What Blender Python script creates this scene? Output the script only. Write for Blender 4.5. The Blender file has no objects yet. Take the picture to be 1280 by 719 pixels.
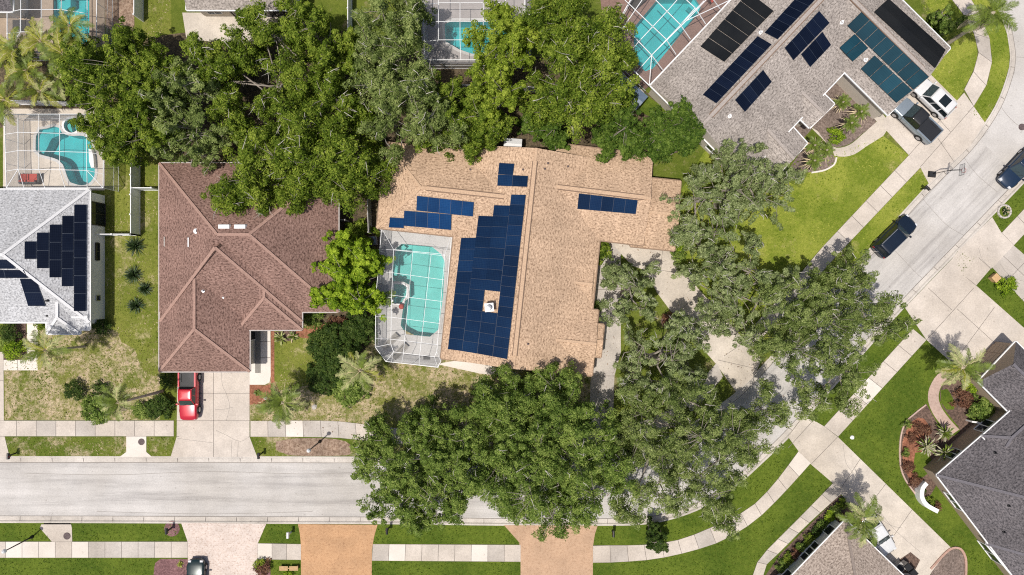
import bpy, math, random
import numpy as np
from mathutils import Vector, Matrix, geometry
from mathutils.bvhtree import BVHTree
# ------------------------------------------------------------------ basics
H = 68.27          # flying height of the drone above the lawns (m)
S = 12.5           # photo pixels per metre on the ground
SC = bpy.context.scene
COL = SC.collection
R = random.Random(7)
def P(x, y, h=0.0):
    """survey point: place seen at photo pixel x, y that lies h metres above the lawns"""
    k = (1 - h / H) / S
    return Vector(((x - 640) * k, (359.5 - y) * k, h))
def PL(pts, h=0.0): return [P(x, y, h) for x, y in pts]
def tag(o, label=None, cat=None, group=None, kind=None):
    if label: o['label'] = label
    if cat: o['category'] = cat
    if group: o['group'] = group
    if kind: o['kind'] = kind
    return o
def thing(name, label, cat, loc=(0, 0, 0), rz=0.0, group=None):
    o = bpy.data.objects.new(name, None); COL.objects.link(o)
    o.empty_display_size = 0.3
    o.location = loc; o.rotation_euler = (0, 0, rz)
    return tag(o, label, cat, group)
def rootloc(o):
    while o.parent: o = o.parent
    return Vector(o.location)
def link(name, me, parent=None):
    o = bpy.data.objects.new(name, me); COL.objects.link(o)
    if parent is not None: o.parent = parent
    return o
class MB:
    """collects faces, then links them as one mesh object"""
    def __init__(s): s.v = []; s.f = []; s.m = []; s.uv = []
    def face(s, pts, mi=0, uv=None):
        n = len(s.v); s.v += [tuple(p) for p in pts]
        s.f.append(tuple(range(n, n + len(pts)))); s.m.append(mi)
        s.uv += uv if uv else [(p[0], p[1]) for p in pts]
    def hexa(s, lo, hi, mi=0, top=None):
        """lo, hi: loops of n points, bottom and top"""
        n = len(lo)
        s.face(hi, mi if top is None else top); s.face(list(reversed(lo)), mi)
        for i in range(n):
            j = (i + 1) % n; s.face([lo[i], lo[j], hi[j], hi[i]], mi)
    def box(s, c, d, mi=0, rz=0.0, top=None, taper=1.0):
        c = Vector(c); cs, sn = math.cos(rz), math.sin(rz)
        def q(a, b, z, k=1): return c + Vector((a*k*cs - b*k*sn, a*k*sn + b*k*cs, z))
        x, y, z = d[0]/2, d[1]/2, d[2]/2
        lo = [q(-x,-y,-z), q(x,-y,-z), q(x,y,-z), q(-x,y,-z)]
        hi = [q(-x,-y,z,taper), q(x,-y,z,taper), q(x,y,z,taper), q(-x,y,z,taper)]
        s.hexa(lo, hi, mi, top)
    def prism(s, poly, z0, z1, mi=0, top=None):
        p2 = [Vector((p[0], p[1], 0)) for p in poly]
        for t in geometry.tessellate_polygon([p2]):
            s.face([(p2[i][0], p2[i][1], z1) for i in t], mi if top is None else top)
        n = len(p2)
        for i in range(n):
            a, b = p2[i], p2[(i+1) % n]
            s.face([(a[0],a[1],z0), (b[0],b[1],z0), (b[0],b[1],z1), (a[0],a[1],z1)], mi)
    def bar(s, p, q, w, h=None, mi=0):
        p, q = Vector(p), Vector(q); h = h or w
        d = (q - p)
        if d.length < 1e-6: return
        d.normalize()
        up = Vector((0,0,1)) if abs(d.z) < 0.95 else Vector((1,0,0))
        a = d.cross(up).normalized() * (w/2); b = a.cross(d).normalized() * (h/2)
        s.hexa([p-a-b, p+a-b, p+a+b, p-a+b], [q-a-b, q+a-b, q+a+b, q-a+b], mi)
    def tube(s, pts, rad, n=6, mi=0, cap=True):
        pts = [Vector(p) for p in pts]; rings = []
        for i, p in enumerate(pts):
            d = (pts[min(i+1, len(pts)-1)] - pts[max(i-1, 0)])
            d = d.normalized() if d.length > 1e-9 else Vector((0,0,1))
            up = Vector((0,0,1)) if abs(d.z) < 0.9 else Vector((1,0,0))
            a = d.cross(up).normalized(); b = a.cross(d)
            r = rad[i] if hasattr(rad, '__len__') else rad
            rings.append([p + a*(r*math.cos(k*2*math.pi/n)) + b*(r*math.sin(k*2*math.pi/n)) for k in range(n)])
        for i in range(len(rings)-1):
            for k in range(n):
                j = (k+1) % n
                s.face([rings[i][k], rings[i][j], rings[i+1][j], rings[i+1][k]], mi)
        if cap:
            s.face(rings[-1], mi); s.face(list(reversed(rings[0])), mi)
    def disc(s, c, r, z0, z1, n=20, mi=0, top=None, r1=None):
        c = Vector(c); r1 = r if r1 is None else r1
        lo = [(c.x + r*math.cos(k*2*math.pi/n), c.y + r*math.sin(k*2*math.pi/n), z0) for k in range(n)]
        hi = [(c.x + r1*math.cos(k*2*math.pi/n), c.y + r1*math.sin(k*2*math.pi/n), z1) for k in range(n)]
        s.hexa(lo, hi, mi, top)
    def lathe(s, c, prof, n=14, mi=0):
        c = Vector(c); rings = [[(c.x + r*math.cos(k*2*math.pi/n), c.y + r*math.sin(k*2*math.pi/n), c.z + z) for k in range(n)] for r, z in prof]
        for i in range(len(rings)-1):
            for k in range(n):
                j = (k+1) % n; s.face([rings[i][k], rings[i][j], rings[i+1][j], rings[i+1][k]], mi)
    def line(s, pts, w, z, mi=0):
        """thin flat ribbon along a polyline"""
        for p, q in zip(pts[:-1], pts[1:]):
            p, q = Vector((p[0], p[1], 0)), Vector((q[0], q[1], 0)); d = q - p
            if d.length < 1e-6: continue
            n = Vector((-d.y, d.x, 0)).normalized() * (w/2)
            s.face([(v.x, v.y, z) for v in (p-n, q-n, q+n, p+n)], mi)
    def build(s, name, mats, parent=None, smooth=False, origin=None, weld=False):
        o = origin if origin is not None else (rootloc(parent) if parent is not None else Vector((0,0,0)))
        me = bpy.data.meshes.new(name)
        me.from_pydata([(v[0]-o[0], v[1]-o[1], v[2]-o[2]) for v in s.v], [], s.f)
        mats = mats if isinstance(mats, (list, tuple)) else [mats]
        for m in mats: me.materials.append(m)
        me.polygons.foreach_set('material_index', s.m)
        ul = me.uv_layers.new(name='UVMap')
        ul.data.foreach_set('uv', np.array(s.uv, dtype=np.float32).ravel())
        if weld:
            import bmesh
            bm = bmesh.new(); bm.from_mesh(me); bmesh.ops.remove_doubles(bm, verts=bm.verts, dist=0.0008)
            bmesh.ops.recalc_face_normals(bm, faces=bm.faces); bm.to_mesh(me); bm.free()
        if smooth: me.polygons.foreach_set('use_smooth', [True]*len(me.polygons))
        me.update()
        ob = link(name, me, parent)
        if parent is None and origin is not None: ob.location = origin
        return ob
def spline(pts, step=8.0):
    """Catmull-Rom through the points"""
    p = [np.array(q, float) for q in pts]; out = []
    for i in range(len(p)-1):
        a, b, c, d = p[max(i-1,0)], p[i], p[i+1], p[min(i+2, len(p)-1)]
        n = max(1, int(np.linalg.norm(c-b)/step))
        for k in range(n):
            t = k/n
            out.append(tuple(0.5*((2*b)+(c-a)*t+(2*a-5*b+4*c-d)*t*t+(3*b-a-3*c+d)*t**3)))
    out.append(tuple(p[-1])); return out
def resample(pts, n):
    p = np.array(pts, float); d = np.r_[0, np.cumsum(np.linalg.norm(np.diff(p, axis=0), axis=1))]
    t = np.linspace(0, d[-1], n)
    return [tuple(np.array([np.interp(u, d, p[:,k]) for k in range(p.shape[1])])) for u in t]
def offset(pts, d):
    """shift a 2D polyline sideways (to its left for positive d)"""
    p = np.array([(q[0], q[1]) for q in pts], float); t = np.gradient(p, axis=0)
    t /= np.linalg.norm(t, axis=1)[:,None] + 1e-9
    return [tuple(v) for v in p + np.stack([-t[:,1], t[:,0]], 1)*d]
# ------------------------------------------------------------------ materials
def new_mat(name):
    m = bpy.data.materials.new(name); m.use_nodes = True
    return m, m.node_tree.nodes, m.node_tree.links, m.node_tree.nodes['Principled BSDF']
def ramp(nd, stops):
    r = nd.new('ShaderNodeValToRGB'); e = r.color_ramp.elements
    while len(e) < len(stops): e.new(0.5)
    for el, (p, c) in zip(e, stops): el.position = p; el.color = (*c, 1)
    return r
def noise(nd, lk, co, scale, detail=3, rough=0.55, vec=None):
    n = nd.new('ShaderNodeTexNoise'); n.inputs['Scale'].default_value = scale
    n.inputs['Detail'].default_value = detail; n.inputs['Roughness'].default_value = rough
    if vec:
        mp = nd.new('ShaderNodeMapping'); mp.inputs['Scale'].default_value = vec
        lk.new(co, mp.inputs['Vector']); co = mp.outputs['Vector']
    lk.new(co, n.inputs['Vector']); return n.outputs['Fac']
def mix(nd, lk, a, b, fac, mode='MIX'):
    m = nd.new('ShaderNodeMix'); m.data_type = 'RGBA'; m.blend_type = mode
    for sock, val in ((m.inputs[0], fac), (m.inputs[6], a), (m.inputs[7], b)):
        if isinstance(val, (int, float)): sock.default_value = val
        elif isinstance(val, tuple): sock.default_value = (*val, 1) if len(val) == 3 else val
        else: lk.new(val, sock)
    return m.outputs[2]
def bump(nd, lk, h, bs, strength=0.4, dist=0.03):
    b = nd.new('ShaderNodeBump'); b.inputs['Strength'].default_value = strength; b.inputs['Distance'].default_value = dist
    lk.new(h, b.inputs['Height']); lk.new(b.outputs['Normal'], bs.inputs['Normal'])
def coords(nd, kind='pos'):
    if kind == 'pos': return nd.new('ShaderNodeNewGeometry').outputs['Position']
    t = nd.new('ShaderNodeTexCoord'); return t.outputs['UV' if kind == 'uv' else 'Object']
def sc(c, k): return tuple(min(1, v*k) for v in c)
def plain(name, c, rough=0.6, metal=0.0, var=0.12, scale=6.0, kind='obj', spec=0.4, coat=0.0):
    m, nd, lk, bs = new_mat(name); co = coords(nd, kind)
    f = noise(nd, lk, co, scale, 4)
    r = ramp(nd, [(0.3, sc(c, 1-var)), (0.7, sc(c, 1+var))]); lk.new(f, r.inputs[0])
    lk.new(r.outputs[0], bs.inputs['Base Color'])
    bs.inputs['Roughness'].default_value = rough; bs.inputs['Metallic'].default_value = metal
    bs.inputs['Specular IOR Level'].default_value = spec; bs.inputs['Coat Weight'].default_value = coat
    bs.inputs['Coat Roughness'].default_value = 0.08
    return m
def grass_mat(name, big, fine, scale=0.22, dry=None, dryness=0.5, mid=1.7):
    """big: two patch colours, fine: darkest/lightest blade colours, dry: straw colour showing through"""
    m, nd, lk, bs = new_mat(name); co = coords(nd)
    r1 = ramp(nd, [(0.41, big[0]), (0.59, big[1])]); lk.new(noise(nd, lk, co, scale, 4, 0.6), r1.inputs[0])
    r2 = ramp(nd, [(0.3, fine[0]), (0.72, fine[1])]); lk.new(noise(nd, lk, co, mid*1.6, 5, 0.72), r2.inputs[0])
    c = mix(nd, lk, r1.outputs[0], r2.outputs[0], 0.5)
    if dry:
        rd = ramp(nd, [(0.62-dryness*0.22, (0,0,0)), (0.74-dryness*0.22, (1,1,1))])
        lk.new(noise(nd, lk, co, scale*1.7, 6, 0.75), rd.inputs[0])
        rs = ramp(nd, [(0.35, sc(dry, 0.6)), (0.65, dry)]); lk.new(noise(nd, lk, co, 3.4, 5, 0.75), rs.inputs[0])
        # straw breaks up into tufts
        rt = ramp(nd, [(0.38, (0.08,)*3), (0.54, (1,1,1))]); lk.new(noise(nd, lk, co, 2.2, 4, 0.7), rt.inputs[0])
        fac = mix(nd, lk, rd.outputs[0], rt.outputs[0], 1.0, 'MULTIPLY')
        c = mix(nd, lk, c, rs.outputs[0], fac)
    rv = ramp(nd, [(0.25, (0.45,)*3), (0.75, (1.55,)*3)]); fn = noise(nd, lk, co, 9.0, 6, 0.8); lk.new(fn, rv.inputs[0])
    c = mix(nd, lk, c, rv.outputs[0], 0.8, 'MULTIPLY')
    lk.new(c, bs.inputs['Base Color']); bs.inputs['Roughness'].default_value = 0.9
    bs.inputs['Specular IOR Level'].default_value = 0.1
    bump(nd, lk, fn, bs, 0.9, 0.08)
    return m
def concrete_mat(name, c, stain=0.25, streak=None, kind='pos', speck=0.1):
    m, nd, lk, bs = new_mat(name); co = coords(nd, kind)
    r1 = ramp(nd, [(0.3, sc(c, 1-stain)), (0.62, c)]); lk.new(noise(nd, lk, co, 0.45, 6, 0.65), r1.inputs[0])
    f2 = noise(nd, lk, co, 7.0, 6, 0.75)
    r2 = ramp(nd, [(0.3, (1-speck*2,)*3), (0.7, (1+speck,)*3)]); lk.new(f2, r2.inputs[0])
    out = mix(nd, lk, r1.outputs[0], r2.outputs[0], 1.0, 'MULTIPLY')
    if streak:
        f3 = noise(nd, lk, co, 1.0, 6, 0.7, vec=streak)
        r3 = ramp(nd, [(0.34, (0.72,0.715,0.72)), (0.48, (0.97,)*3), (0.66, (1.12,)*3)]); lk.new(f3, r3.inputs[0])
        out = mix(nd, lk, out, r3.outputs[0], 0.85, 'MULTIPLY')
    r4 = ramp(nd, [(0.27, (0.62,0.60,0.58)), (0.34, (1,1,1))]); lk.new(noise(nd, lk, co, 1.9, 3, 0.6), r4.inputs[0])
    out = mix(nd, lk, out, r4.outputs[0], 0.7, 'MULTIPLY')
    r5 = ramp(nd, [(0.35, (0.90,0.885,0.86)), (0.6, (1.03,1.03,1.03))]); lk.new(noise(nd, lk, co, 0.14, 3, 0.5), r5.inputs[0])
    out = mix(nd, lk, out, r5.outputs[0], 1.0, 'MULTIPLY')
    lk.new(out, bs.inputs['Base Color']); bs.inputs['Roughness'].default_value = 0.85
    bs.inputs['Specular IOR Level'].default_value = 0.25
    bump(nd, lk, f2, bs, 0.15, 0.01)
    return m
def shingle_mat(name, c1, c2, c3, patch=0.2):
    """asphalt shingles laid in courses: uv in metres, v runs up the slope"""
    m, nd, lk, bs = new_mat(name); uv = coords(nd, 'uv')
    br = nd.new('ShaderNodeTexBrick'); lk.new(uv, br.inputs['Vector'])
    br.inputs['Scale'].default_value = 1.0; br.inputs['Brick Width'].default_value = 0.32; br.inputs['Row Height'].default_value = 0.15
    br.inputs['Mortar Size'].default_value = 0.012; br.inputs['Color1'].default_value = (*c1,1); br.inputs['Color2'].default_value = (*c2,1)
    br.inputs['Mortar'].default_value = (*sc(c3, 0.62),1); br.inputs['Bias'].default_value = 0.0
    # dark and light tabs in random clusters
    f = noise(nd, lk, uv, 1.0, 2, 0.8, vec=(4.4, 6.2, 1))
    r = ramp(nd, [(0.37, sc(c3, 0.8)), (0.45, c1), (0.55, c2), (0.64, sc(c2, 1.3))]); lk.new(f, r.inputs[0])
    c = mix(nd, lk, br.outputs['Color'], r.outputs[0], 0.8)
    f2 = noise(nd, lk, coords(nd), 0.32, 6, 0.7)
    r2 = ramp(nd, [(0.32, (1-patch,)*3), (0.66, (1+patch*0.6,)*3)]); lk.new(f2, r2.inputs[0])
    c = mix(nd, lk, c, r2.outputs[0], 1.0, 'MULTIPLY')
    # rain streaks that run down the slope
    f3 = noise(nd, lk, uv, 1.0, 4, 0.7, vec=(1.3, 0.16, 1))
    r3 = ramp(nd, [(0.32, (0.84,0.83,0.82)), (0.56, (1.03,)*3)]); lk.new(f3, r3.inputs[0])
    c = mix(nd, lk, c, r3.outputs[0], 0.7, 'MULTIPLY')
    lk.new(c, bs.inputs['Base Color']); bs.inputs['Roughness'].default_value = 0.92
    bs.inputs['Specular IOR Level'].default_value = 0.15
    bump(nd, lk, f, bs, 0.35, 0.02)
    return m
def paver_mat(name, cs, mortar, bw=0.22, bh=0.11):
    m, nd, lk, bs = new_mat(name); co = coords(nd)
    br = nd.new('ShaderNodeTexBrick'); lk.new(co, br.inputs['Vector'])
    br.inputs['Scale'].default_value = 1.0; br.inputs['Brick Width'].default_value = bw; br.inputs['Row Height'].default_value = bh
    br.inputs['Mortar Size'].default_value = 0.012; br.inputs['Color1'].default_value = (*cs[0],1); br.inputs['Color2'].default_value = (*cs[1],1)
    br.inputs['Mortar'].default_value = (*mortar,1)
    f = noise(nd, lk, co, 5.5, 3, 0.75); r = ramp(nd, [(0.34, cs[2]), (0.45, cs[0]), (0.6, cs[1])]); lk.new(f, r.inputs[0])
    c = mix(nd, lk, br.outputs['Color'], r.outputs[0], 0.55)
    f2 = noise(nd, lk, co, 0.5, 5, 0.6); r2 = ramp(nd, [(0.3, (0.85,)*3), (0.7, (1.1,)*3)]); lk.new(f2, r2.inputs[0])
    c = mix(nd, lk, c, r2.outputs[0], 1.0, 'MULTIPLY')
    lk.new(c, bs.inputs['Base Color']); bs.inputs['Roughness'].default_value = 0.85
    bump(nd, lk, br.outputs['Fac'], bs, -0.3, 0.01)
    return m
def mulch_mat(name, c1, c2, c3=None, scale=4.5):
    m, nd, lk, bs = new_mat(name); co = coords(nd); f = noise(nd, lk, co, scale, 6, 0.8)
    st = [(0.3, sc(c1, 0.5)), (0.46, c1), (0.58, c2)] + ([(0.7, c3)] if c3 else [])
    r = ramp(nd, st); lk.new(f, r.inputs[0])
    f2 = noise(nd, lk, co, 0.6, 4); r2 = ramp(nd, [(0.3, (0.7,)*3), (0.7, (1.2,)*3)]); lk.new(f2, r2.inputs[0])
    lk.new(mix(nd, lk, r.outputs[0], r2.outputs[0], 1.0, 'MULTIPLY'), bs.inputs['Base Color'])
    bs.inputs['Roughness'].default_value = 0.95; bump(nd, lk, f, bs, 0.8, 0.06)
    return m
def solar_mat(name, c, line, cell=(0.16, 0.16), lw=0.008, sheen=0.35, rg=0.10):
    m, nd, lk, bs = new_mat(name); uv = coords(nd, 'uv')
    br = nd.new('ShaderNodeTexBrick'); lk.new(uv, br.inputs['Vector']); br.offset = 0.0
    br.inputs['Scale'].default_value = 1.0; br.inputs['Brick Width'].default_value = cell[0]; br.inputs['Row Height'].default_value = cell[1]
    br.inputs['Mortar Size'].default_value = lw; br.inputs['Mortar Smooth'].default_value = 0.3
    br.inputs['Color1'].default_value = (*c,1); br.inputs['Color2'].default_value = (*sc(c, 1.15),1); br.inputs['Mortar'].default_value = (*line,1)
    oi = nd.new('ShaderNodeObjectInfo'); r = ramp(nd, [(0, (0.78,)*3), (0.8, (1.08,)*3), (1, (1.35,)*3)]); lk.new(oi.outputs['Random'], r.inputs[0])
    f = noise(nd, lk, coords(nd), 0.35, 3); r2 = ramp(nd, [(0.3, (0.75,0.8,0.85)), (0.7, (1.25,1.25,1.2))]); lk.new(f, r2.inputs[0])
    c2 = mix(nd, lk, br.outputs['Color'], r.outputs[0], 1.0, 'MULTIPLY')
    lk.new(mix(nd, lk, c2, r2.outputs[0], 1.0, 'MULTIPLY'), bs.inputs['Base Color'])
    bs.inputs['Roughness'].default_value = rg; bs.inputs['Specular IOR Level'].default_value = sheen*0.5
    return m
def leaf_mat(name, dark, mid, light, trans=0.38):
    m, nd, lk, bs = new_mat(name)
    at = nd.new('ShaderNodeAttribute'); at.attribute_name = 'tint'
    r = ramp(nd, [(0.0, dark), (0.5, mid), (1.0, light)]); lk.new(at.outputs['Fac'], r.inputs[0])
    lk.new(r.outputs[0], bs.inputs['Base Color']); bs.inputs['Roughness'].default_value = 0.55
    bs.inputs['Specular IOR Level'].default_value = 0.10
    tr = nd.new('ShaderNodeBsdfTranslucent'); lk.new(mix(nd, lk, r.outputs[0], (1.25,1.3,0.5), 1.0, 'MULTIPLY'), tr.inputs['Color'])
    ms = nd.new('ShaderNodeMixShader'); ms.inputs[0].default_value = trans
    lk.new(bs.outputs[0], ms.inputs[1]); lk.new(tr.outputs[0], ms.inputs[2]); lk.new(ms.outputs[0], nd['Material Output'].inputs['Surface'])
    return m
def water_mat(name, tint):
    m, nd, lk, bs = new_mat(name); nd.remove(bs); co = coords(nd)
    f = noise(nd, lk, co, 2.2, 3); b = nd.new('ShaderNodeBump'); b.inputs['Strength'].default_value = 0.12; b.inputs['Distance'].default_value = 0.03; lk.new(f, b.inputs['Height'])
    tr = nd.new('ShaderNodeBsdfTransparent'); tr.inputs['Color'].default_value = (*tint,1)
    gl = nd.new('ShaderNodeBsdfGlossy'); gl.inputs['Roughness'].default_value = 0.08; lk.new(b.outputs[0], gl.inputs['Normal'])
    fr = nd.new('ShaderNodeFresnel'); fr.inputs['IOR'].default_value = 1.33; lk.new(b.outputs[0], fr.inputs['Normal'])
    ms = nd.new('ShaderNodeMixShader'); lk.new(fr.outputs[0], ms.inputs[0]); lk.new(tr.outputs[0], ms.inputs[1]); lk.new(gl.outputs[0], ms.inputs[2])
    lk.new(ms.outputs[0], nd['Material Output'].inputs['Surface'])
    return m
def screen_mat(name, c, op):
    m, nd, lk, bs = new_mat(name); bs.inputs['Base Color'].default_value = (*c,1); bs.inputs['Roughness'].default_value = 0.8
    tr = nd.new('ShaderNodeBsdfTransparent'); ms = nd.new('ShaderNodeMixShader')
    f = noise(nd, lk, coords(nd), 3.0, 2); mr = nd.new('ShaderNodeMapRange'); lk.new(f, mr.inputs[0]); mr.inputs[3].default_value = op*0.8; mr.inputs[4].default_value = op*1.2
    lk.new(mr.outputs[0], ms.inputs[0]); lk.new(tr.outputs[0], ms.inputs[1]); lk.new(bs.outputs[0], ms.inputs[2])
    lk.new(ms.outputs[0], nd['Material Output'].inputs['Surface'])
    return m
M = {}
# grass
M['lush'] = grass_mat('lush_grass', ((0.055,0.100,0.010),(0.135,0.185,0.022)), ((0.036,0.076,0.006),(0.175,0.220,0.034)))
M['spring'] = grass_mat('yellow_green_grass', ((0.115,0.185,0.012),(0.34,0.375,0.060)), ((0.10,0.15,0.010),(0.33,0.34,0.07)), dry=(0.48,0.43,0.16), dryness=0.22)
M['patchy'] = grass_mat('patchy_grass', ((0.11,0.150,0.018),(0.21,0.215,0.050)), ((0.07,0.105,0.010),(0.28,0.28,0.08)), dry=(0.60,0.48,0.31), dryness=0.95)
M['side'] = grass_mat('side_yard_grass', ((0.11,0.150,0.016),(0.22,0.235,0.045)), ((0.08,0.12,0.010),(0.28,0.285,0.07)), dry=(0.54,0.46,0.25), dryness=0.4)
M['strip'] = grass_mat('verge_grass', ((0.085,0.130,0.012),(0.17,0.20,0.030)), ((0.05,0.09,0.008),(0.21,0.235,0.05)), dry=(0.54,0.44,0.28), dryness=0.6)
M['block'] = grass_mat('neighbourhood_grass', ((0.09,0.130,0.014),(0.16,0.19,0.030)), ((0.06,0.10,0.010),(0.19,0.215,0.045)), dry=(0.40,0.33,0.18), dryness=0.35)
M['litter'] = mulch_mat('leaf_litter', (0.075,0.055,0.032), (0.16,0.12,0.07), (0.10,0.11,0.03), 3.5)
M['leafmulch'] = mulch_mat('brown_leaf_mulch', (0.24,0.16,0.11), (0.40,0.29,0.22), (0.16,0.18,0.06), 3.2)
M['redmulch'] = mulch_mat('red_mulch', (0.26,0.10,0.055), (0.38,0.17,0.10))
M['darkmulch'] = mulch_mat('dark_mulch', (0.10,0.065,0.05), (0.20,0.13,0.10))
M['plummulch'] = mulch_mat('plum_mulch', (0.17,0.085,0.085), (0.28,0.15,0.15))
M['soil'] = mulch_mat('grey_soil', (0.16,0.12,0.10), (0.27,0.21,0.18))
# hard surfaces
M['road'] = concrete_mat('pale_asphalt', (0.57,0.545,0.52), 0.14, streak=(0.07,1.1,1), kind='uv', speck=0.10)
M['bulb'] = concrete_mat('pale_asphalt_bulb', (0.58,0.555,0.53), 0.12, speck=0.08)
M['conc'] = concrete_mat('concrete', (0.66,0.59,0.52), 0.22)
M['conc2'] = concrete_mat('concrete_grey', (0.56,0.51,0.46), 0.24)
M['conc3'] = concrete_mat('concrete_new', (0.78,0.72,0.655), 0.10, speck=0.05)
M['warm'] = concrete_mat('concrete_warm', (0.67,0.60,0.52), 0.26)
M['deck'] = concrete_mat('pool_deck_white', (0.60,0.59,0.58), 0.14)
M['gutter'] = concrete_mat('kerb_concrete', (0.64,0.59,0.535), 0.26)
M['tandeck'] = concrete_mat('tan_deck', (0.44,0.35,0.27), 0.3)
M['reddeck'] = paver_mat('red_brown_pavers', ((0.22,0.135,0.11),(0.27,0.17,0.14),(0.17,0.10,0.085)), (0.14,0.09,0.075), 0.3, 0.15)
M['greydeck'] = paver_mat('grey_deck', ((0.36,0.33,0.32),(0.40,0.37,0.36),(0.30,0.28,0.27)), (0.25,0.23,0.22), 0.6, 0.6)
M['joint'] = plain('dark_joint', (0.20,0.175,0.155), 0.95, kind='pos')
M['crack'] = plain('crack', (0.30,0.275,0.25), 0.95, kind='pos')
M['speckpaver'] = paver_mat('speckled_pavers', ((0.62,0.51,0.44),(0.70,0.61,0.55),(0.30,0.20,0.15)), (0.55,0.45,0.38), 0.30, 0.20)
M['orange'] = paver_mat('orange_pavers', ((0.50,0.285,0.145),(0.58,0.35,0.19),(0.30,0.155,0.08)), (0.36,0.21,0.115), 0.22, 0.11)
M['peach'] = paver_mat('peach_pavers', ((0.49,0.315,0.20),(0.57,0.385,0.255),(0.31,0.185,0.115)), (0.40,0.26,0.165), 0.22, 0.11)
M['pinkpath'] = paver_mat('pink_brick_path', ((0.48,0.34,0.28),(0.56,0.42,0.35),(0.36,0.24,0.20)), (0.40,0.30,0.25), 0.2, 0.1)
# roofs
M['tanroof'] = shingle_mat('tan_shingles', (0.485,0.338,0.230), (0.58,0.415,0.29), (0.29,0.185,0.122), 0.17)
M['brownroof'] = shingle_mat('red_brown_shingles', (0.215,0.128,0.104), (0.305,0.195,0.162), (0.092,0.054,0.046), 0.20)
M['whiteroof'] = shingle_mat('white_shingles', (0.45,0.455,0.47), (0.55,0.555,0.57), (0.28,0.285,0.30), 0.12)
M['greyroof'] = shingle_mat('grey_brown_shingles', (0.31,0.275,0.248), (0.41,0.365,0.332), (0.185,0.160,0.145), 0.24)
M['slate'] = shingle_mat('slate_grey_shingles', (0.105,0.098,0.104), (0.165,0.150,0.156), (0.058,0.054,0.060), 0.26)
M['taupe'] = shingle_mat('taupe_shingles', (0.34,0.275,0.23), (0.46,0.385,0.33), (0.21,0.165,0.14), 0.15)
M['tancap'] = plain('tan_ridge_cap', (0.53,0.37,0.25), 0.9, var=0.2, scale=9, kind='pos')
M['browncap'] = plain('brown_ridge_cap', (0.37,0.235,0.19), 0.9, var=0.2, scale=9, kind='pos')
M['whitecap'] = plain('white_ridge_cap', (0.68,0.68,0.69), 0.9, var=0.1, scale=9, kind='pos')
M['greycap'] = plain('grey_ridge_cap', (0.38,0.335,0.305), 0.9, var=0.2, scale=9, kind='pos')
M['slatecap'] = plain('slate_ridge_cap', (0.15,0.14,0.155), 0.9, var=0.2, scale=9, kind='pos')
M['taupecap'] = plain('taupe_ridge_cap', (0.28,0.23,0.20), 0.9, var=0.2, scale=9, kind='pos')
M['white'] = plain('white_paint', (0.80,0.80,0.80), 0.5, var=0.04, kind='pos')
M['cream'] = plain('cream_stucco', (0.66,0.60,0.52), 0.85, var=0.06, kind='pos')
M['offwhite'] = plain('white_stucco', (0.84,0.84,0.85), 0.85, var=0.05, kind='pos')
M['tanwall'] = plain('tan_stucco', (0.40,0.31,0.23), 0.85, var=0.08, kind='pos')
M['greywall'] = plain('grey_stucco', (0.52,0.52,0.52), 0.85, var=0.06, kind='pos')
M['glass'] = plain('dark_window_glass', (0.018,0.022,0.028), 0.06, var=0.2, spec=0.6, kind='pos')
M['tantrim'] = plain('tan_brown_fascia', (0.27,0.18,0.12), 0.7, kind='pos')
M['greytrim'] = plain('grey_fascia', (0.42,0.38,0.36), 0.6, kind='pos')
M['ventline'] = plain('ridge_vent_painted_shadow', (0.21,0.14,0.10), 0.9, kind='pos')  # dark tone paints the shadow line along both sides of the ridge vent
M['orangetrim'] = plain('orange_gutter', (0.42,0.22,0.09), 0.6, kind='pos')
M['navy'] = solar_mat('navy_solar_cells', (0.004,0.017,0.052), (0.012,0.032,0.072))
M['blue'] = solar_mat('blue_solar_cells', (0.003,0.034,0.115), (0.012,0.06,0.16))
M['midnight'] = solar_mat('midnight_solar_cells', (0.004,0.007,0.018), (0.012,0.017,0.032))
M['rubber'] = solar_mat('black_pool_heater_mat', (0.012,0.013,0.015), (0.026,0.028,0.032), (0.07, 5.0), 0.012, 0.06, 0.5)
M['teal'] = solar_mat('teal_pool_heater_mat', (0.008,0.036,0.056), (0.014,0.055,0.080), (0.09, 5.0), 0.014, 0.06, 0.45)
M['panelframe'] = plain('panel_frame', (0.045,0.06,0.09), 0.4, kind='pos')
M['silverframe'] = plain('silver_frame', (0.35,0.37,0.40), 0.4, 0.6, kind='pos')
# plants
M['oak'] = leaf_mat('oak_leaves', (0.032,0.060,0.006), (0.140,0.215,0.021), (0.38,0.45,0.070))
M['forest'] = leaf_mat('forest_green_leaves', (0.022,0.052,0.008), (0.085,0.155,0.020), (0.23,0.32,0.060))
M['deep'] = leaf_mat('deep_green_leaves', (0.040,0.074,0.012), (0.160,0.245,0.045), (0.39,0.47,0.125))
M['yellowgreen'] = leaf_mat('yellow_green_leaves', (0.066,0.108,0.006), (0.215,0.300,0.028), (0.48,0.55,0.085))
M['olive'] = leaf_mat('olive_leaves', (0.052,0.080,0.018), (0.185,0.250,0.066), (0.43,0.485,0.185))
M['greygreen'] = leaf_mat('grey_green_leaves', (0.075,0.104,0.034), (0.225,0.285,0.108), (0.49,0.54,0.28))
M['lime'] = leaf_mat('lime_leaves', (0.050,0.110,0.006), (0.20,0.315,0.018), (0.48,0.60,0.060))
M['blade_lush'] = leaf_mat('lush_grass_blades', (0.045,0.085,0.006), (0.105,0.150,0.016), (0.19,0.23,0.035), 0.2)
M['blade_spring'] = leaf_mat('yellow_green_blades', (0.10,0.165,0.010), (0.25,0.325,0.032), (0.50,0.49,0.11), 0.2)
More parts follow.
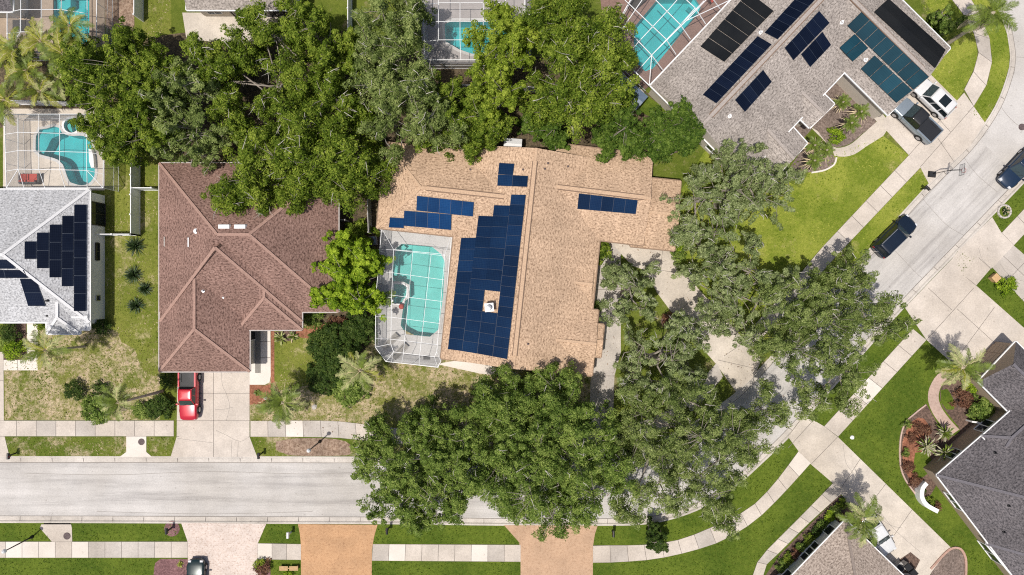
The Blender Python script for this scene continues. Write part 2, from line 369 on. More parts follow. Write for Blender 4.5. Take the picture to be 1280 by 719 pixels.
M['blade_dry'] = leaf_mat('dry_grass_blades', (0.09,0.135,0.012), (0.26,0.255,0.065), (0.66,0.54,0.34), 0.2)
M['fallen'] = leaf_mat('fallen_leaf', (0.07,0.035,0.015), (0.20,0.11,0.05), (0.38,0.25,0.12), 0.1)
M['darkshrub'] = leaf_mat('dark_shrub_leaves', (0.014,0.032,0.006), (0.042,0.078,0.013), (0.105,0.150,0.032), 0.18)
M['redshrub'] = leaf_mat('red_shrub_leaves', (0.075,0.034,0.022), (0.17,0.078,0.050), (0.29,0.17,0.10), 0.2)
M['frond'] = plain('palm_frond', (0.12,0.165,0.022), 0.5, var=0.45, scale=3)
M['frondyellow'] = plain('yellow_palm_frond', (0.26,0.27,0.035), 0.5, var=0.35, scale=3)
M['froddry'] = plain('dry_palm_frond', (0.58,0.47,0.30), 0.8, var=0.3, scale=3)
M['pale_frond'] = plain('pale_palm_frond', (0.30,0.32,0.12), 0.6, var=0.4, scale=3)
M['spike'] = plain('spiky_leaf', (0.035,0.065,0.018), 0.5, var=0.5, scale=2)
M['yucca'] = plain('pale_yucca_leaf', (0.40,0.38,0.25), 0.6, var=0.35, scale=3)
M['bark'] = plain('grey_bark', (0.27,0.235,0.20), 0.95, var=0.35, scale=5)
M['palebark'] = plain('pale_bark', (0.44,0.41,0.365), 0.95, var=0.25, scale=5)
M['palmbark'] = plain('palm_bark', (0.55,0.47,0.36), 0.95, var=0.3, scale=4)
# small things
M['black'] = plain('black_metal', (0.016,0.016,0.018), 0.45, var=0.2)
M['iron'] = plain('rusty_iron', (0.115,0.085,0.085), 0.75, var=0.3)
M['steel'] = plain('steel', (0.45,0.46,0.48), 0.35, 0.7, var=0.1)
M['vinyl'] = plain('white_vinyl', (0.86,0.86,0.87), 0.5, var=0.05, kind='pos')
M['greyboard'] = plain('weathered_boards', (0.42,0.40,0.38), 0.9, var=0.25, kind='pos')
M['alu'] = plain('white_aluminium', (0.78,0.79,0.80), 0.4, var=0.03, kind='pos')
M['bronze'] = plain('bronze_aluminium', (0.05,0.045,0.04), 0.5, var=0.1, kind='pos')
M['screen'] = screen_mat('insect_screen', (0.50,0.51,0.53), 0.08)
M['wallscreen'] = screen_mat('wall_insect_screen', (0.36,0.37,0.39), 0.42)
M['darkscreen'] = screen_mat('dark_insect_screen', (0.10,0.10,0.10), 0.22)
M['tealpool'] = plain('teal_pool_plaster', (0.33,0.61,0.60), 0.7, var=0.12, scale=0.45, kind='pos')
M['aqua'] = plain('aqua_pool_plaster', (0.17,0.54,0.56), 0.7, var=0.18, scale=0.4, kind='pos')
M['poolwater'] = water_mat('pool_water_surface', (0.62,0.89,0.86))
M['aquawater'] = water_mat('aqua_water_surface', (0.50,0.86,0.87))
M['brickedge'] = paver_mat('brick_edging', ((0.42,0.24,0.18),(0.52,0.34,0.27),(0.3,0.17,0.13)), (0.5,0.42,0.36), 0.2, 0.1)
M['fabric'] = plain('grey_sling_fabric', (0.26,0.245,0.22), 0.9, var=0.15)
M['redfabric'] = plain('red_cushion', (0.42,0.06,0.04), 0.8, var=0.15)
M['tarp'] = plain('blue_grey_sheet', (0.14,0.19,0.27), 0.5, var=0.2, scale=1.5, kind='pos')
M['wood'] = plain('tan_wood', (0.55,0.36,0.18), 0.7, var=0.15)
M['stone'] = plain('pale_stone', (0.50,0.46,0.42), 0.9, var=0.25)
# ------------------------------------------------------------------ the setting
def struct(o): return tag(o, kind='structure')
def sheet(name, pts, z, mat, holes=(), world=False):
    loops = [[(v if world else P(*v)) for v in lp] for lp in [pts, *holes]]
    loops = [[Vector((v[0], v[1], 0)) for v in lp] for lp in loops]
    flat = [v for lp in loops for v in lp]; mb = MB()
    for t in geometry.tessellate_polygon(loops):
        a, b, c = (flat[i] for i in t)
        if (b-a).cross(c-a).z < 0: b, c = c, b
        mb.face([(v.x, v.y, z) for v in (a, b, c)])
    return struct(mb.build(name, M[mat]))
def slab(name, pts, z, mat, joints=(), cracks=(), jw=0.045, cw=0.03, bottom=-0.02):
    w = PL(pts); mb = MB(); mb.prism(w, bottom, z, 0)
    for l in joints: mb.line(PL(l), jw, z+0.004, 1)
    for l in cracks: mb.line(PL(spline(l, 4)), cw, z+0.0045, 2)
    return struct(mb.build(name, [M[mat], M['joint'], M['crack']]))
# pools: outline first, the lawns and decks are cut open for them
def rnd(pts, step=5): return spline(list(pts)+[pts[0]], step)[:-1]
POOL_A = [(495,311),(502,305),(540,308.5),(551.5,318),(556,327),(554,370),(548,412),(537.5,421),(508,418),(501,407),(503.5,388),(507,376),(512,372),(511.5,356),(505,352.5),(492,351.5),(489.5,344)]
SPA_A = [(492.5,354.5),(504,355.5),(508.5,359),(508,368),(503,380),(491.5,379.5)]
POOL_B = rnd([(45,188),(45.5,170),(50,162),(58,161),(67.5,158),(74,160),(78,166),(88,170),(104,170),(113,176),(117,188),(118.5,205),(118,222),(108,231),(97,231),(88,228),(83,217),(79,206),(73,200),(63,196.5),(50,193)])
SPA_B = [(89.5+9.5*math.cos(a), 157+9*math.sin(a)) for a in np.linspace(0, 2*math.pi, 20, endpoint=False)]
POOL_C = [(793,34),(824,-3),(868,-3),(876,9),(873,16),(816,86),(806,89.5),(792,75)]
POOL_D = [(556,30),(565,26.5),(640,26.5),(650,36),(650,52),(640,67),(590,67.5),(574,62),(557,52)]
POOL_E = [(67,-6),(112,-6),(112,50),(104,56),(67,55)]
HOLES = [POOL_A, SPA_A, POOL_B, SPA_B, POOL_C, POOL_D, POOL_E]
NWK = spline([(-1500,570.5),(-700,570.5),(0,570.5),(300,570.7),(460,571),(640,571),(700,571),(760,567),(810,556),(860,532),(905,502),(932,479),(980,427),(1030,373),(1071.5,327.5),(1112,283),(1161.5,229),(1205,187),(1231.5,153),(1249,122),(1261.5,84),(1262,62),(1259,43),(1249,15),(1235,-10),(1212,-45),(1150,-120),(1000,-260)], 10)
SEK = spline([(-1500,653.5),(-700,653.5),(0,653.5),(300,654.5),(470,655),(640,657),(744,657),(800,656),(840,649),(880,634),(920,608),(955,577),(990,543),(1028,500),(1084,437),(1131,384),(1190,322.5),(1240,270.5),(1280,229),(1400,105),(1700,-205),(1950,-460)], 10)
big = 900.0
struct_ground = sheet('ground', [(-big,-big),(big,-big),(big,big),(-big,big)], -0.16, 'block', [[P(*q) for q in h] for h in HOLES], world=True)
sheet('lawn', NWK+[(1000,-900),(-1500,-900)], 0.0, 'block', HOLES)
sheet('lawn', SEK+[(2500,-460),(2500,1600),(-1500,1600)], 0.0, 'lush')
# the street: a ribbon with uv along its length, then the wide bulb at the far corner
def road():
    nw = NWK[:next(i for i,p in enumerate(NWK) if p[0] > 1225)]
    se = SEK[:next(i for i,p in enumerate(SEK) if p[0] > 1310)]
    n = 160; a = resample(nw, n); b = resample(se, n); mb = MB(); L = 0
    # pair the kerbs across the street
    q = np.array(resample(se, 900)); bb = []
    last = 0
    for p in a:
        d = np.hypot(q[:,0]-p[0], q[:,1]-p[1]); d[:last] = 1e9; last = int(np.argmin(d)); bb.append(tuple(q[last]))
    for i in range(n-1):
        p0, p1, q0, q1 = P(*a[i]), P(*a[i+1]), P(*bb[i]), P(*bb[i+1]); l = ((p1+q1)-(p0+q0)).length/2
        w = (p0-q0).length
        k = 6
        for j in range(k):
            s, t = j/k, (j+1)/k
            pts = [q0.lerp(p0,s), q1.lerp(p1,s), q1.lerp(p1,t), q0.lerp(p0,t)]
            mb.face([(v.x,v.y,-0.12) for v in pts], 0, [(L,s*w),(L+l,s*w),(L+l,t*w),(L,t*w)])
        L += l
    o = struct(mb.build('road', M['road']))
    pts = [NWK[i] for i in range(len(NWK)) if NWK[i][0] > 1180 or i > len(NWK)-40]
    pts = [p for p in NWK[len(nw)-6:]]
    se2 = [p for p in SEK[len(se)-12:]]
    sheet('road', pts + [(1950,-900)] + list(reversed(se2)), -0.124, 'bulb')
road()
def road_seams():
    mb = MB()
    for l in ([(1104,300),(1118,312),(1150,345),(1162,352)],[(1150,243),(1166,262),(1188,284),(1222,302)],[(1205,195),(1222,218),(1248,240)],[(1060,350),(1080,372),(1104,398)],[(1249,128),(1266,150),(1300,175)],[(1262,70),(1290,72),(1320,74)],[(1060,352),(1112,296),(1190,212),(1236,164)],[(30,592),(140,594),(260,590),(380,593),(440,591)],[(120,640),(260,643),(390,640)],[(560,598),(640,600),(740,596)]):
        mb.line(PL(spline(l,6)), 0.035, -0.1155, 0)
    struct(mb.build('road_seam', M['crack']))
road_seams()
def kerb(line, side, name='kerb'):
    """kerb and gutter: side = +1 when the street lies to the left of the line (photo space)"""
    w = [(P(*p).x, P(*p).y) for p in line]
    prof = [(-0.02, -0.14), (-0.02, 0.022), (0.14, 0.018), (0.24, -0.085), (0.62, -0.108), (0.62, -0.16)]
    rings = [offset(w, side*d) for d, z in prof]; mb = MB(); acc = 0
    for i in range(len(w)-1):
        for k in range(len(prof)-1):
            mb.face([(*rings[k][i], prof[k][1]), (*rings[k][i+1], prof[k][1]), (*rings[k+1][i+1], prof[k+1][1]), (*rings[k+1][i], prof[k+1][1])])
    # joints every three metres and the dark seam against the asphalt
    pts = resample(w, int(sum(math.dist(w[i], w[i+1]) for i in range(len(w)-1))/3.0))
    a = offset(pts, side*0.02); b = offset(pts, side*0.60)
    for p, q in zip(a, b): 
        mb.face([(p[0],p[1],0.03),(p[0]+.03,p[1]+.03,0.03),(q[0]+.03,q[1]+.03,-0.1),(q[0],q[1],-0.1)], 1)
    s0, s1 = offset(w, side*0.615), offset(w, side*0.67)
    for i in range(len(w)-1): mb.face([(*s0[i],-0.112),(*s0[i+1],-0.112),(*s1[i+1],-0.112),(*s1[i],-0.112)], 1)
    return struct(mb.build(name, [M['gutter'], M['joint']]))
nwk = [p for p in NWK if -60 < p[0] < 1400 and p[1] > -60]; sek = [p for p in SEK if -60 < p[0] < 1420]
kerb(nwk, -1); kerb(sek, +1)
def sidewalk(e1, e2, every=1.55, z=0.036, bright=(), seed=1, name='sidewalk', mats=('conc','conc2','conc3'), odds=(0.72,0.94)):
    rr = random.Random(seed); w1, w2 = [P(*p) for p in e1], [P(*p) for p in e2]
    L = sum((w1[i+1]-w1[i]).length for i in range(len(w1)-1)); n = max(2, round(L/every)+1)
    a, b = resample([tuple(v) for v in w1], n), resample([tuple(v) for v in w2], n); mb = MB()
    for i in range(n-1):
        q = [Vector(a[i]), Vector(a[i+1]), Vector(b[i+1]), Vector(b[i])]; c = sum(q, Vector())/4
        mb.hexa([(v.x,v.y,-0.02) for v in q], [(v.x,v.y,z-0.012) for v in q], 3)
        g = [c + (v-c)*(1-0.022*1.5/max(0.6,(v-c).length)) for v in q]
        r = rr.random(); mi = 2 if i in bright else (0 if r < odds[0] else 1)
        mb.hexa([(v.x,v.y,z-0.011) for v in g], [(v.x,v.y,z) for v in g], mi)
    return struct(mb.build(name, [M[mats[0]], M[mats[1]], M[mats[2]], M['joint']]))
# ---- west side of the street, north pavement
sidewalk([(-200,525.7),(217.5,525.7)], [(-200,545.5),(217.5,545.5)], 1.95, seed=3)
sidewalk(spline([(313,526),(413,526),(460,531),(520,537),(590,538),(740,537),(800,528),(850,502),(896,453)],10), spline([(313,546),(415,547),(465,552),(525,557),(600,558),(745,556),(812,546),(862,518),(904,471)],10), 1.75, bright=(2,), seed=5)
sidewalk([(925,425),(980,367),(1024,313),(1136,194)], [(938,437),(993,380),(1038,328),(1151,209)], 2.1, seed=9)
sidewalk(spline([(1205,112),(1222,76),(1220,50),(1208,24),(1190,0),(1160,-40)],8), spline([(1217,133),(1236,100),(1240,70),(1236,45),(1222,12),(1205,-14),(1175,-55)],8), 2.1, seed=11)
# ---- south side
sidewalk([(-200,677),(235,677)], [(-200,697.3),(235,697.3)], 1.62, bright=(131//20+ 4, 11, 12, 14), seed=4)
sidewalk([(322,679),(376.5,680)], [(322,699.3),(376.5,700)], 1.5, bright=(0,), seed=2)
sidewalk([(466,680),(651,681)], [(464.8,701),(651,702.3)], 1.6, bright=(1,6), seed=6)
sidewalk(spline([(741,682),(768,681.5),(804,681),(843,676),(882.5,662),(935,636),(967,605),(998,564)],6), spline([(741,703.5),(768,703),(818,699),(868,688),(907,674),(945,650),(980,616),(1013.5,579)],6), 1.75, bright=(13,14), seed=8)
sidewalk([(1030,533),(1141,411)], [(1047.5,546),(1158,425)], 2.3, bright=(2,), seed=12)
sidewalk([(1204,345),(1223,323)], [(1220,356),(1238,336)], 2.2, seed=13)
sidewalk([(1252,291),(1330,208)], [(1267,307),(1345,224)], 2.2, seed=14)
sidewalk(spline([(1041,604),(1000,646),(965,681),(948,700),(940,722),(938,760)],7), spline([(1053,616),(1010,655),(975,690),(958,706),(953,722),(951,760)],7), 1.6, seed=15, name='garden_path')
# ---- driveways
slab('driveway', [(222,462),(312,462),(312,546),(321.5,571),(213.5,571),(221,546)], 0.03, 'conc', joints=[[(267,462),(267,571)],[(222,491.6),(312,491.6)],[(221,526),(312,526)],[(221,545.7),(224,545.7)]],
     cracks=[[(277,462),(278,481),(283,492),(287,508),(283,526)],[(269,512),(280,511.5),(292,509)],[(270,538),(283,544),(294,550),(301,552),(312,546)],[(222,548),(245,551),(266,553.5)],[(298,552),(297,571)],[(290,550),(289,571)]])
slab('driveway', [(-120,440),(4.5,440),(5,526),(6,546),(12,571),(-120,571)], 0.03, 'conc', joints=[[(-20,476),(4.5,476)],[(-20,526),(5,526)],[(-20,546),(6,546)]])
slab('driveway', [(226.5,653.5),(332.8,655),(322,680),(322,760),(235,760),(235,678)], 0.03, 'speckpaver')
slab('driveway', spline([(372.5,655.3),(375,668),(376.3,684)],5)+[(376.3,760),(464.5,760)]+spline([(465,688),(467.5,672),(472,656)],5), 0.03, 'orange')
slab('driveway', [(630,656.5),(649,678),(650.7,690),(650.7,770),(741,770),(741,684),(743.5,668),(747,657)], 0.03, 'peach')
slab('driveway', [(757,297),(805,302),(843,313),(843,322),(872,360),(898,389),(952,449),(943,470),(920,490),(895,455),(848,402),(822,367),(806,338),(790,332)], 0.03, 'warm',
     joints=[[(828,312),(826,338)],[(864,374),(844,395)],[(905,445),(935,425)],[(897,450),(950,462)],[(826,338),(872,345)]])
slab('driveway', [(985,546),(1003,522),(1018,526),(1030,533),(1047,546),(1188,684),(1165,714),(1136,760),(1090,760),(1106,690),(1074,657),(1056,624),(1041,604),(1013,580),(998,564)], 0.03, 'warm',
     joints=[[(1016,526),(985,560)],[(1047,546),(1014,580)],[(1075,574),(1050,612)],[(1140,637),(1104,688)],[(1107,605),(1080,640)]], cracks=[[(1054,555),(1058,580),(1075,602),(1085,632),(1110,655),(1128,660)],[(1100,640),(1118,662),(1150,690)]])
slab('driveway', [(1131,384.5),(1190,323.5),(1197,314.5),(1240,271.5),(1251,290),(1267,307),(1258,316),(1243,332),(1238,336),(1220,357),(1272,403),(1300,428),(1248,480),(1189,453),(1158,425)], 0.03, 'conc',
     joints=[[(1158,425),(1217,360)],[(1196,386),(1272,455)],[(1160,360),(1190,388)],[(1193,452),(1243,384)],[(1220,357),(1204,344)],[(1238,336),(1223,322)]], cracks=[[(1223,310),(1228,325),(1240,336)]])
slab('driveway', [(1240,334),(1267,307),(1420,440),(1380,480),(1275,372)], 0.026, 'conc2', joints=[[(1254,320),(1330,392)],[(1258,352),(1292,316)]], cracks=[[(1250,330),(1262,345),(1280,352)]])
slab('driveway', [(1102,157),(1112,138),(1164,94),(1196,126),(1205,116),(1231,153.5),(1212,183),(1185,207),(1161,230),(1150,209),(1136,194)], 0.03, 'conc', joints=[[(1136,194),(1196,127)],[(1150,209),(1217,133)],[(1129,160),(1143,130)],[(1172,173),(1192,202)],[(1165,140),(1188,165)]])
slab('walkway', [(745,298),(776,298),(776,440),(768,470),(766,537),(737,537),(738,478),(746,440),(752,410),(742,385),(740,340)], 0.028, 'conc2', joints=[[(742,362),(776,362)],[(748,404),(776,404)],[(740,470),(768,470)]])
slab('walkway', [(308,400),(338,400),(338.5,470),(337,478),(331,481),(312,481)], 0.028, 'conc3', joints=[[(312,427),(338,427)],[(312,447),(338,447)]])
slab('walkway', [(34,388),(47.5,388),(47.5,463),(4.8,463),(4.8,450),(34,450)], 0.034, 'conc3', joints=[[(34,405),(47,405)],[(34,427),(47,427)],[(22,450),(22,463)],[(34,444),(47,444)]])
slab('walkway', spline([(1060,112),(1086,124),(1106,146)],6)+[(1113,156),(1104,170)]+spline([(1083,183),(1068,193),(1055,196),(1043,195)],5)+[(1040,186),(1026,172),(1012,158),(1022,164)]+spline([(1034,180),(1046,185),(1062,181),(1078,168),(1096,152)],5), 0.028, 'warm')
slab('walkway', [(545,455),(575,450),(637,462),(652,470),(640,471),(600,467)], 0.026, 'conc3')
slab('garden_path', spline([(1187,461),(1172,468),(1162,484),(1160,500),(1166,517),(1178,533),(1190,543)],5)+spline([(1199,537),(1187,524),(1176,508),(1173,494),(1178,480),(1190,468)],5), 0.03, 'pinkpath')
slab('patio', [(228,16),(372,16),(372,47),(352,52),(262,52),(233,48)], 0.03, 'warm', joints=[[(300,20),(300,52)]])
slab('patio', [(131,-10),(168,-10),(168,42),(150,44),(132,34)], 0.026, 'leafmulch')
# storm drains beside the kerbs
slab('drain_apron', [(158,545.6),(183,545.6),(183,565),(190,571),(150,571),(158,565)], 0.033, 'conc3')
slab('drain_apron', [(50,660),(52,655.5),(54,655.5),(89,655.5),(90,660),(90.5,677),(65,677)], 0.033, 'conc')
# ---- lawns and beds that differ from their block
def z_(n): return 0.004*n
sheet('lawn', [(5,420),(130,400),(200,400),(200,525),(6,525)], z_(1), 'patchy')
sheet('lawn', spline([(130,180),(202,180),(202,330),(202,452),(192,470),(176,458),(168,436),(152,428),(146,412),(130,404),(130,300)],6), z_(2), 'side')
sheet('lawn', [(178,-30),(214,-30),(214,60),(178,60)], z_(1), 'side')
sheet('lawn', [(312,395),(470,395),(560,440),(760,470),(740,537),(600,539),(520,538),(460,531),(413,526),(312,526)], z_(1), 'patchy')
sheet('lawn', [(338,412),(400,410),(420,430),(395,480),(340,490)], z_(2), 'side')
sheet('verge', [(6,546),(158,546),(158,564),(151,570),(13,570)], z_(1), 'strip')
sheet('verge', [(183,546),(222,546),(215,570),(190,570),(183,565)], z_(1), 'strip')
sheet('verge', [(312,546),(415,547),(465,552),(600,558),(745,556),(700,570),(322,570)], z_(1), 'strip')
sheet('mulch_bed', spline([(345,552),(372,548),(420,549),(438,556),(438,568),(400,570),(362,569),(345,562)],8), z_(2), 'leafmulch')
sheet('lawn', [(1020,200),(1104,170),(1136,194),(1024,313),(925,425),(860,340),(843,322),(850,240),(880,190),(905,185),(1000,235)], z_(1), 'spring')
sheet('verge', [(1151,209.5),(1161,229),(1071.5,327),(1030,372),(993,411),(940,437),(993,380),(1038,328)], z_(2), 'spring')
sheet('lawn', [(1120,-60),(1160,-40),(1190,0),(1208,24),(1220,50),(1222,76),(1205,112),(1196,127),(1160,92),(1190,60)], z_(1), 'spring')
sheet('verge', [(1180,-55),(1205,-14),(1222,12),(1236,45),(1240,70),(1236,100),(1212,143),(1231,153),(1249,122),(1261,84),(1262,62),(1259,43),(1249,15),(1235,-10)], z_(2), 'spring')
sheet('woodland_floor', spline([(0,60),(60,70),(240,40),(440,40),(520,70),(660,72),(780,60),(800,110),(850,140),(880,170),(820,196),(640,190),(480,185),(470,260),(425,256),(424,200),(205,200),(132,150),(60,150),(0,160)],20), z_(3), 'litter')
sheet('woodland_floor', [(425,250),(478,250),(478,300),(470,420),(430,470),(400,400)], z_(4), 'litter')
sheet('mulch_bed', [(312,481),(331,482),(338,480),(341,487),(338,504),(312,506)], z_(4), 'redmulch')
sheet('mulch_bed', [(338.5,412),(343,412),(343,476),(350,490),(345,489),(338.5,478)], z_(5), 'redmulch')
sheet('mulch_bed', [(368,416),(380,408),(412,404),(432,410),(400,425),(376,422)], z_(5), 'redmulch')
sheet('mulch_bed', [(338,416),(368,412),(372,424),(352,428)], z_(4), 'darkmulch')
sheet('mulch_bed', spline([(192,719),(194,704),(200,699),(235,699)],5)+[(235,760),(190,760)], z_(2), 'plummulch')
sheet('mulch_bed', spline([(322,700),(334,702),(338,712),(336,730),(322,740)],5), z_(2), 'plummulch')
sheet('mulch_bed', [(P(215,661)+Vector((0.78*math.cos(a),0.78*math.sin(a),0)))[:] for a in np.linspace(0,2*math.pi,18,endpoint=False)], z_(3), 'plummulch', world=True)
sheet('mulch_bed', spline([(1016,158),(1043,131),(1060,116),(1084,126),(1096,150),(1078,167),(1062,180),(1046,184),(1034,179),(1022,168)],6), z_(3), 'soil')
sheet('mulch_bed', spline([(980,220),(1008,180),(1016,176),(1036,186),(1044,200),(1036,211),(1018,215),(996,216)],6), z_(3), 'soil')
sheet('mulch_bed', spline([(1158,505),(1145,517),(1132,530),(1126,550),(1126,580),(1132,598),(1145,618),(1160,622),(1175,600),(1200,575),(1225,545),(1240,500),(1228,482),(1205,470),(1190,470),(1178,482),(1175,495),(1178,508),(1190,524),(1200,538),(1188,545),(1172,530)],6), z_(2), 'darkmulch')
sheet('mulch_bed', spline([(1135,532),(1148,522),(1160,530),(1158,560),(1146,585),(1150,605),(1140,604),(1129,580),(1128,552)],6), z_(3), 'redmulch')
sheet('lawn', spline([(1144,566),(1158,566),(1166,580),(1160,592),(1148,598),(1140,590)],6), z_(4), 'lush')
sheet('lawn', spline([(1176,488),(1184,486),(1194,505),(1192,512),(1183,512),(1176,503)],6), z_(4), 'lush')
sheet('mulch_bed', [(1050,618),(1066,640),(1075,658),(1057,650),(992,720),(960,760),(955,722),(976,692),(1012,656)], z_(2), 'darkmulch')
sheet('mulch_bed', spline([(1166,712),(1182,692),(1192,686),(1202,690),(1206,705),(1205,725),(1200,745),(1150,745)],5), z_(3), 'soil')
sheet('lawn', [(1190,324),(1201.5,344),(1223,322),(1197,314)], 0.026, 'lush')
sheet('mulch_bed', [(1120,702),(1138,690),(1150,700),(1142,716),(1128,716)], 0.034, 'darkmulch')
sheet('lawn', spline([(790,100),(808,118),(826,132),(840,142),(830,150),(800,140),(780,118)],8), z_(5), 'lush')
sheet('mulch_bed', [(733,298),(757,300),(752,330),(746,340),(733,330)], z_(5), 'darkmulch')
sheet('mulch_bed', [(722,376),(748,378),(750,388),(722,394)], z_(5), 'darkmulch')
sheet('mulch_bed', spline([(832,392),(845,395),(850,404),(840,412),(828,408),(826,399)],4), 0.034, 'darkmulch')
sheet('mulch_bed', [(972,150),(1010,110),(1030,92),(1048,84),(1064,112),(1043,132),(1016,160),(1000,178),(980,215)], z_(2), 'soil')
sheet('mulch_bed', [(9,403),(33,403),(33,450),(5,450),(5,440)], z_(3), 'darkmulch')
# ------------------------------------------------------------------ houses
CAM = Vector((0, 0, H))
class House:
    def __init__(s, name, label, base, roofm, capm, wallm, trimm, group=None, cat='house', vented=False):
        s.vented = vented
        s.root = thing(name, label, cat, P(*base), group=group)
        s.roof = MB(); s.wall = MB(); s.trim = MB(); s.mats = (roofm, capm, wallm, trimm); s.foot = []; s.n = 0
    def block(s, a, b, d, he=2.75, hr=4.5, i0=0.0, i1=0.0, f=0.5, over=0.5, walls=True, cap=True, caps=(1,1,1)):
        """a->b runs along the ridge, a->d across it (photo pixels of the eaves); i0, i1: hip run at either end"""
        s.n += 1; he += 0.004*s.n
        A, B, D = P(*a, he), P(*b, he), P(*d, he); C = B + D - A
        u = (B-A).normalized(); up = Vector((0,0,1))
        R0 = A.lerp(D, f) + u*i0; R1 = B.lerp(C, f) - u*i1; R0.z = R1.z = hr
        def slope(pts, e0, e1, mi=0):
            ex = (e1-e0).normalized(); o = e0
            uv = []
            for p in pts:
                r = p-o; x = r.dot(ex); y = (r - ex*x).length; uv.append((x+s.n*7.3, y))
            s.roof.face(pts, mi, uv)
        slope([A,B,R1,R0], A, B); slope([C,D,R0,R1], C, D)
        for (p, q, r, i) in ((D,A,R0,i0), (B,C,R1,i1)):
            if i > 0.3: slope([p,q,r], p, q)
            else: s.roof.face([p,q,r], 3)
        dz = Vector((0,0,-0.20))
        loop = [A,B,C,D]
        for k in range(4):
            p, q = loop[k], loop[(k+1)%4]; s.roof.face([p+dz,q+dz,q,p], 2)
            e = (q-p).normalized(); nrm = e.cross(up)
            if nrm.dot((p+q)/2-(A+C)/2) < 0: nrm = -nrm
            # gutter board, proud of the fascia
            s.trim.bar(p-up*0.07+nrm*0.05, q-up*0.07+nrm*0.05, 0.11, 0.13)
        s.roof.face([D+dz,C+dz,B+dz,A+dz], 2)
        if cap:
            lift = Vector((0,0,0.02))
            segs = ([(R0,R1)] if caps[0] else []) + ([(A,R0),(D,R0)][:1 if caps[1] == 2 else 2] if i0 > 0.3 and caps[1] else []) + ([(B,R1),(C,R1)] if i1 > 0.3 and caps[2] else [])
            for p, q in segs: s.roof.bar(p+lift, q+lift, 0.26, 0.07, 1)
            if s.vented and caps[0] and hr > 4:
                m0, m1 = R0.lerp(R1,0.06), R0.lerp(R1,0.94); sl = Vector((0,0,0.012)); s.roof.bar(m0+sl, m1+sl, 0.50, 0.06, 4); s.roof.bar(m0+lift*2.6, m1+lift*2.6, 0.34, 0.08, 1)
        if walls:
            ov = over + 0.004*s.n; v = (D-A).normalized()
            w = [A+u*ov+v*ov, B-u*ov+v*ov, C-u*ov-v*ov, D+u*ov-v*ov]
            w = [Vector((p.x,p.y,0)) for p in w]; s.foot.append(w)
            n = 4
            for k in range(4):
                p, q = w[k], w[(k+1)%4]
                s.wall.face([(p.x,p.y,-0.12),(q.x,q.y,-0.12),(q.x,q.y,he-0.12),(p.x,p.y,he-0.12)])
        return dict(A=A,B=B,C=C,D=D,R0=R0,R1=R1)
    def done(s):
        r, c, w, t = s.mats
        s.wallo = s.wall.build('wall', M[w], s.root)
        s.roofo = s.roof.build('roof', [M[r], M[c], M[t], M[w], M['ventline']], s.root)
        s.trim.build('gutter', M[t], s.root)
        me = s.roofo.data; o = rootloc(s.root)
        s.bvh = BVHTree.FromPolygons([v.co + o for v in me.vertices], [tuple(p.vertices) for p in me.polygons])
        return s
    def on(s, x, y):
        """the roof surface seen at this photo pixel"""
        g = P(x, y); d = (g-CAM).normalized()
        hit, n, _, _ = s.bvh.ray_cast(CAM, d)
        return (hit, n if n.z > 0 else -n) if hit else (P(x, y, 3.5), Vector((0,0,1)))
    def panels(s, quad, nu, nv, mat, frame='panelframe', gap=0.006, skip=(), part='solar_panel', lift=0.09, label=None):
        """quad: p00, p10, p11, p01 in photo pixels; nu along p00->p10"""
        c = [s.on(*p)[0] for p in quad]; nrm = (c[1]-c[0]).cross(c[3]-c[0]).normalized()
        if nrm.z < 0: nrm = -nrm
        # stay clear of the roof everywhere under the array
        base = sum(c, Vector())/4
        def at(i, j):
            a = c[0].lerp(c[1], i/nu); b = c[3].lerp(c[2], i/nu); return a.lerp(b, j/nv)
        for i in range(nu):
            for j in range(nv):
                if (i, j) in skip: continue
                q = [at(i,j), at(i+1,j), at(i+1,j+1), at(i,j+1)]; m = sum(q, Vector())/4
                ex = (q[1]-q[0]).normalized(); ey = nrm.cross(ex)
                lx = (q[1]-q[0]).length; ly = (q[3]-q[0]).length
                g = [v + (m-v)*(gap/max(0.2,(m-v).length)) + nrm*lift for v in q]
                g2 = [v + (m-v)*((gap+0.022)/max(0.2,(m-v).length)) + nrm*(lift+0.038) for v in q]
                mb = MB(); mb.hexa(g, [v+nrm*0.035 for v in g], 1)
                mb.face(g2, 0, [((v-m).dot(ex)+lx/2, (v-m).dot(ey)+ly/2) for v in g2])
                o = mb.build(part, [M[mat], M[frame]], s.root)
                if label: o['label'] = label
    def opening(s, k, e, t, w, z0, z1, part='window', panes=2, frame='white', glass='glass', label=None):
        """a window or door in wall edge e of block k, centred at fraction t"""
        f = s.foot[k]; p, q = f[e], f[(e+1)%4]; d = (q-p).normalized(); n = d.cross(Vector((0,0,1)))
        cen = sum(f, Vector())/4
        if n.dot((p+q)/2-cen) < 0: n = -n
        c = p.lerp(q, t); a, b = c-d*(w/2), c+d*(w/2); up = Vector((0,0,1)); n_ = n*0.05
        fr = MB()
        for z in (z0, z1): fr.bar(a+up*z+n_, b+up*z+n_, 0.10, 0.09)
        for k2 in range(panes+1):
            m = a.lerp(b, k2/panes); fr.bar(m+up*(z0+0.046)+n_, m+up*(z1-0.046)+n_, 0.08, 0.085)
        o = fr.build(part, M[frame], s.root)
        g = MB(); g.face([a+up*z0+n*0.03, b+up*z0+n*0.03, b+up*z1+n*0.03, a+up*z1+n*0.03]); g.build('pane', M[glass], o)
        if label: o['label'] = label
        return o
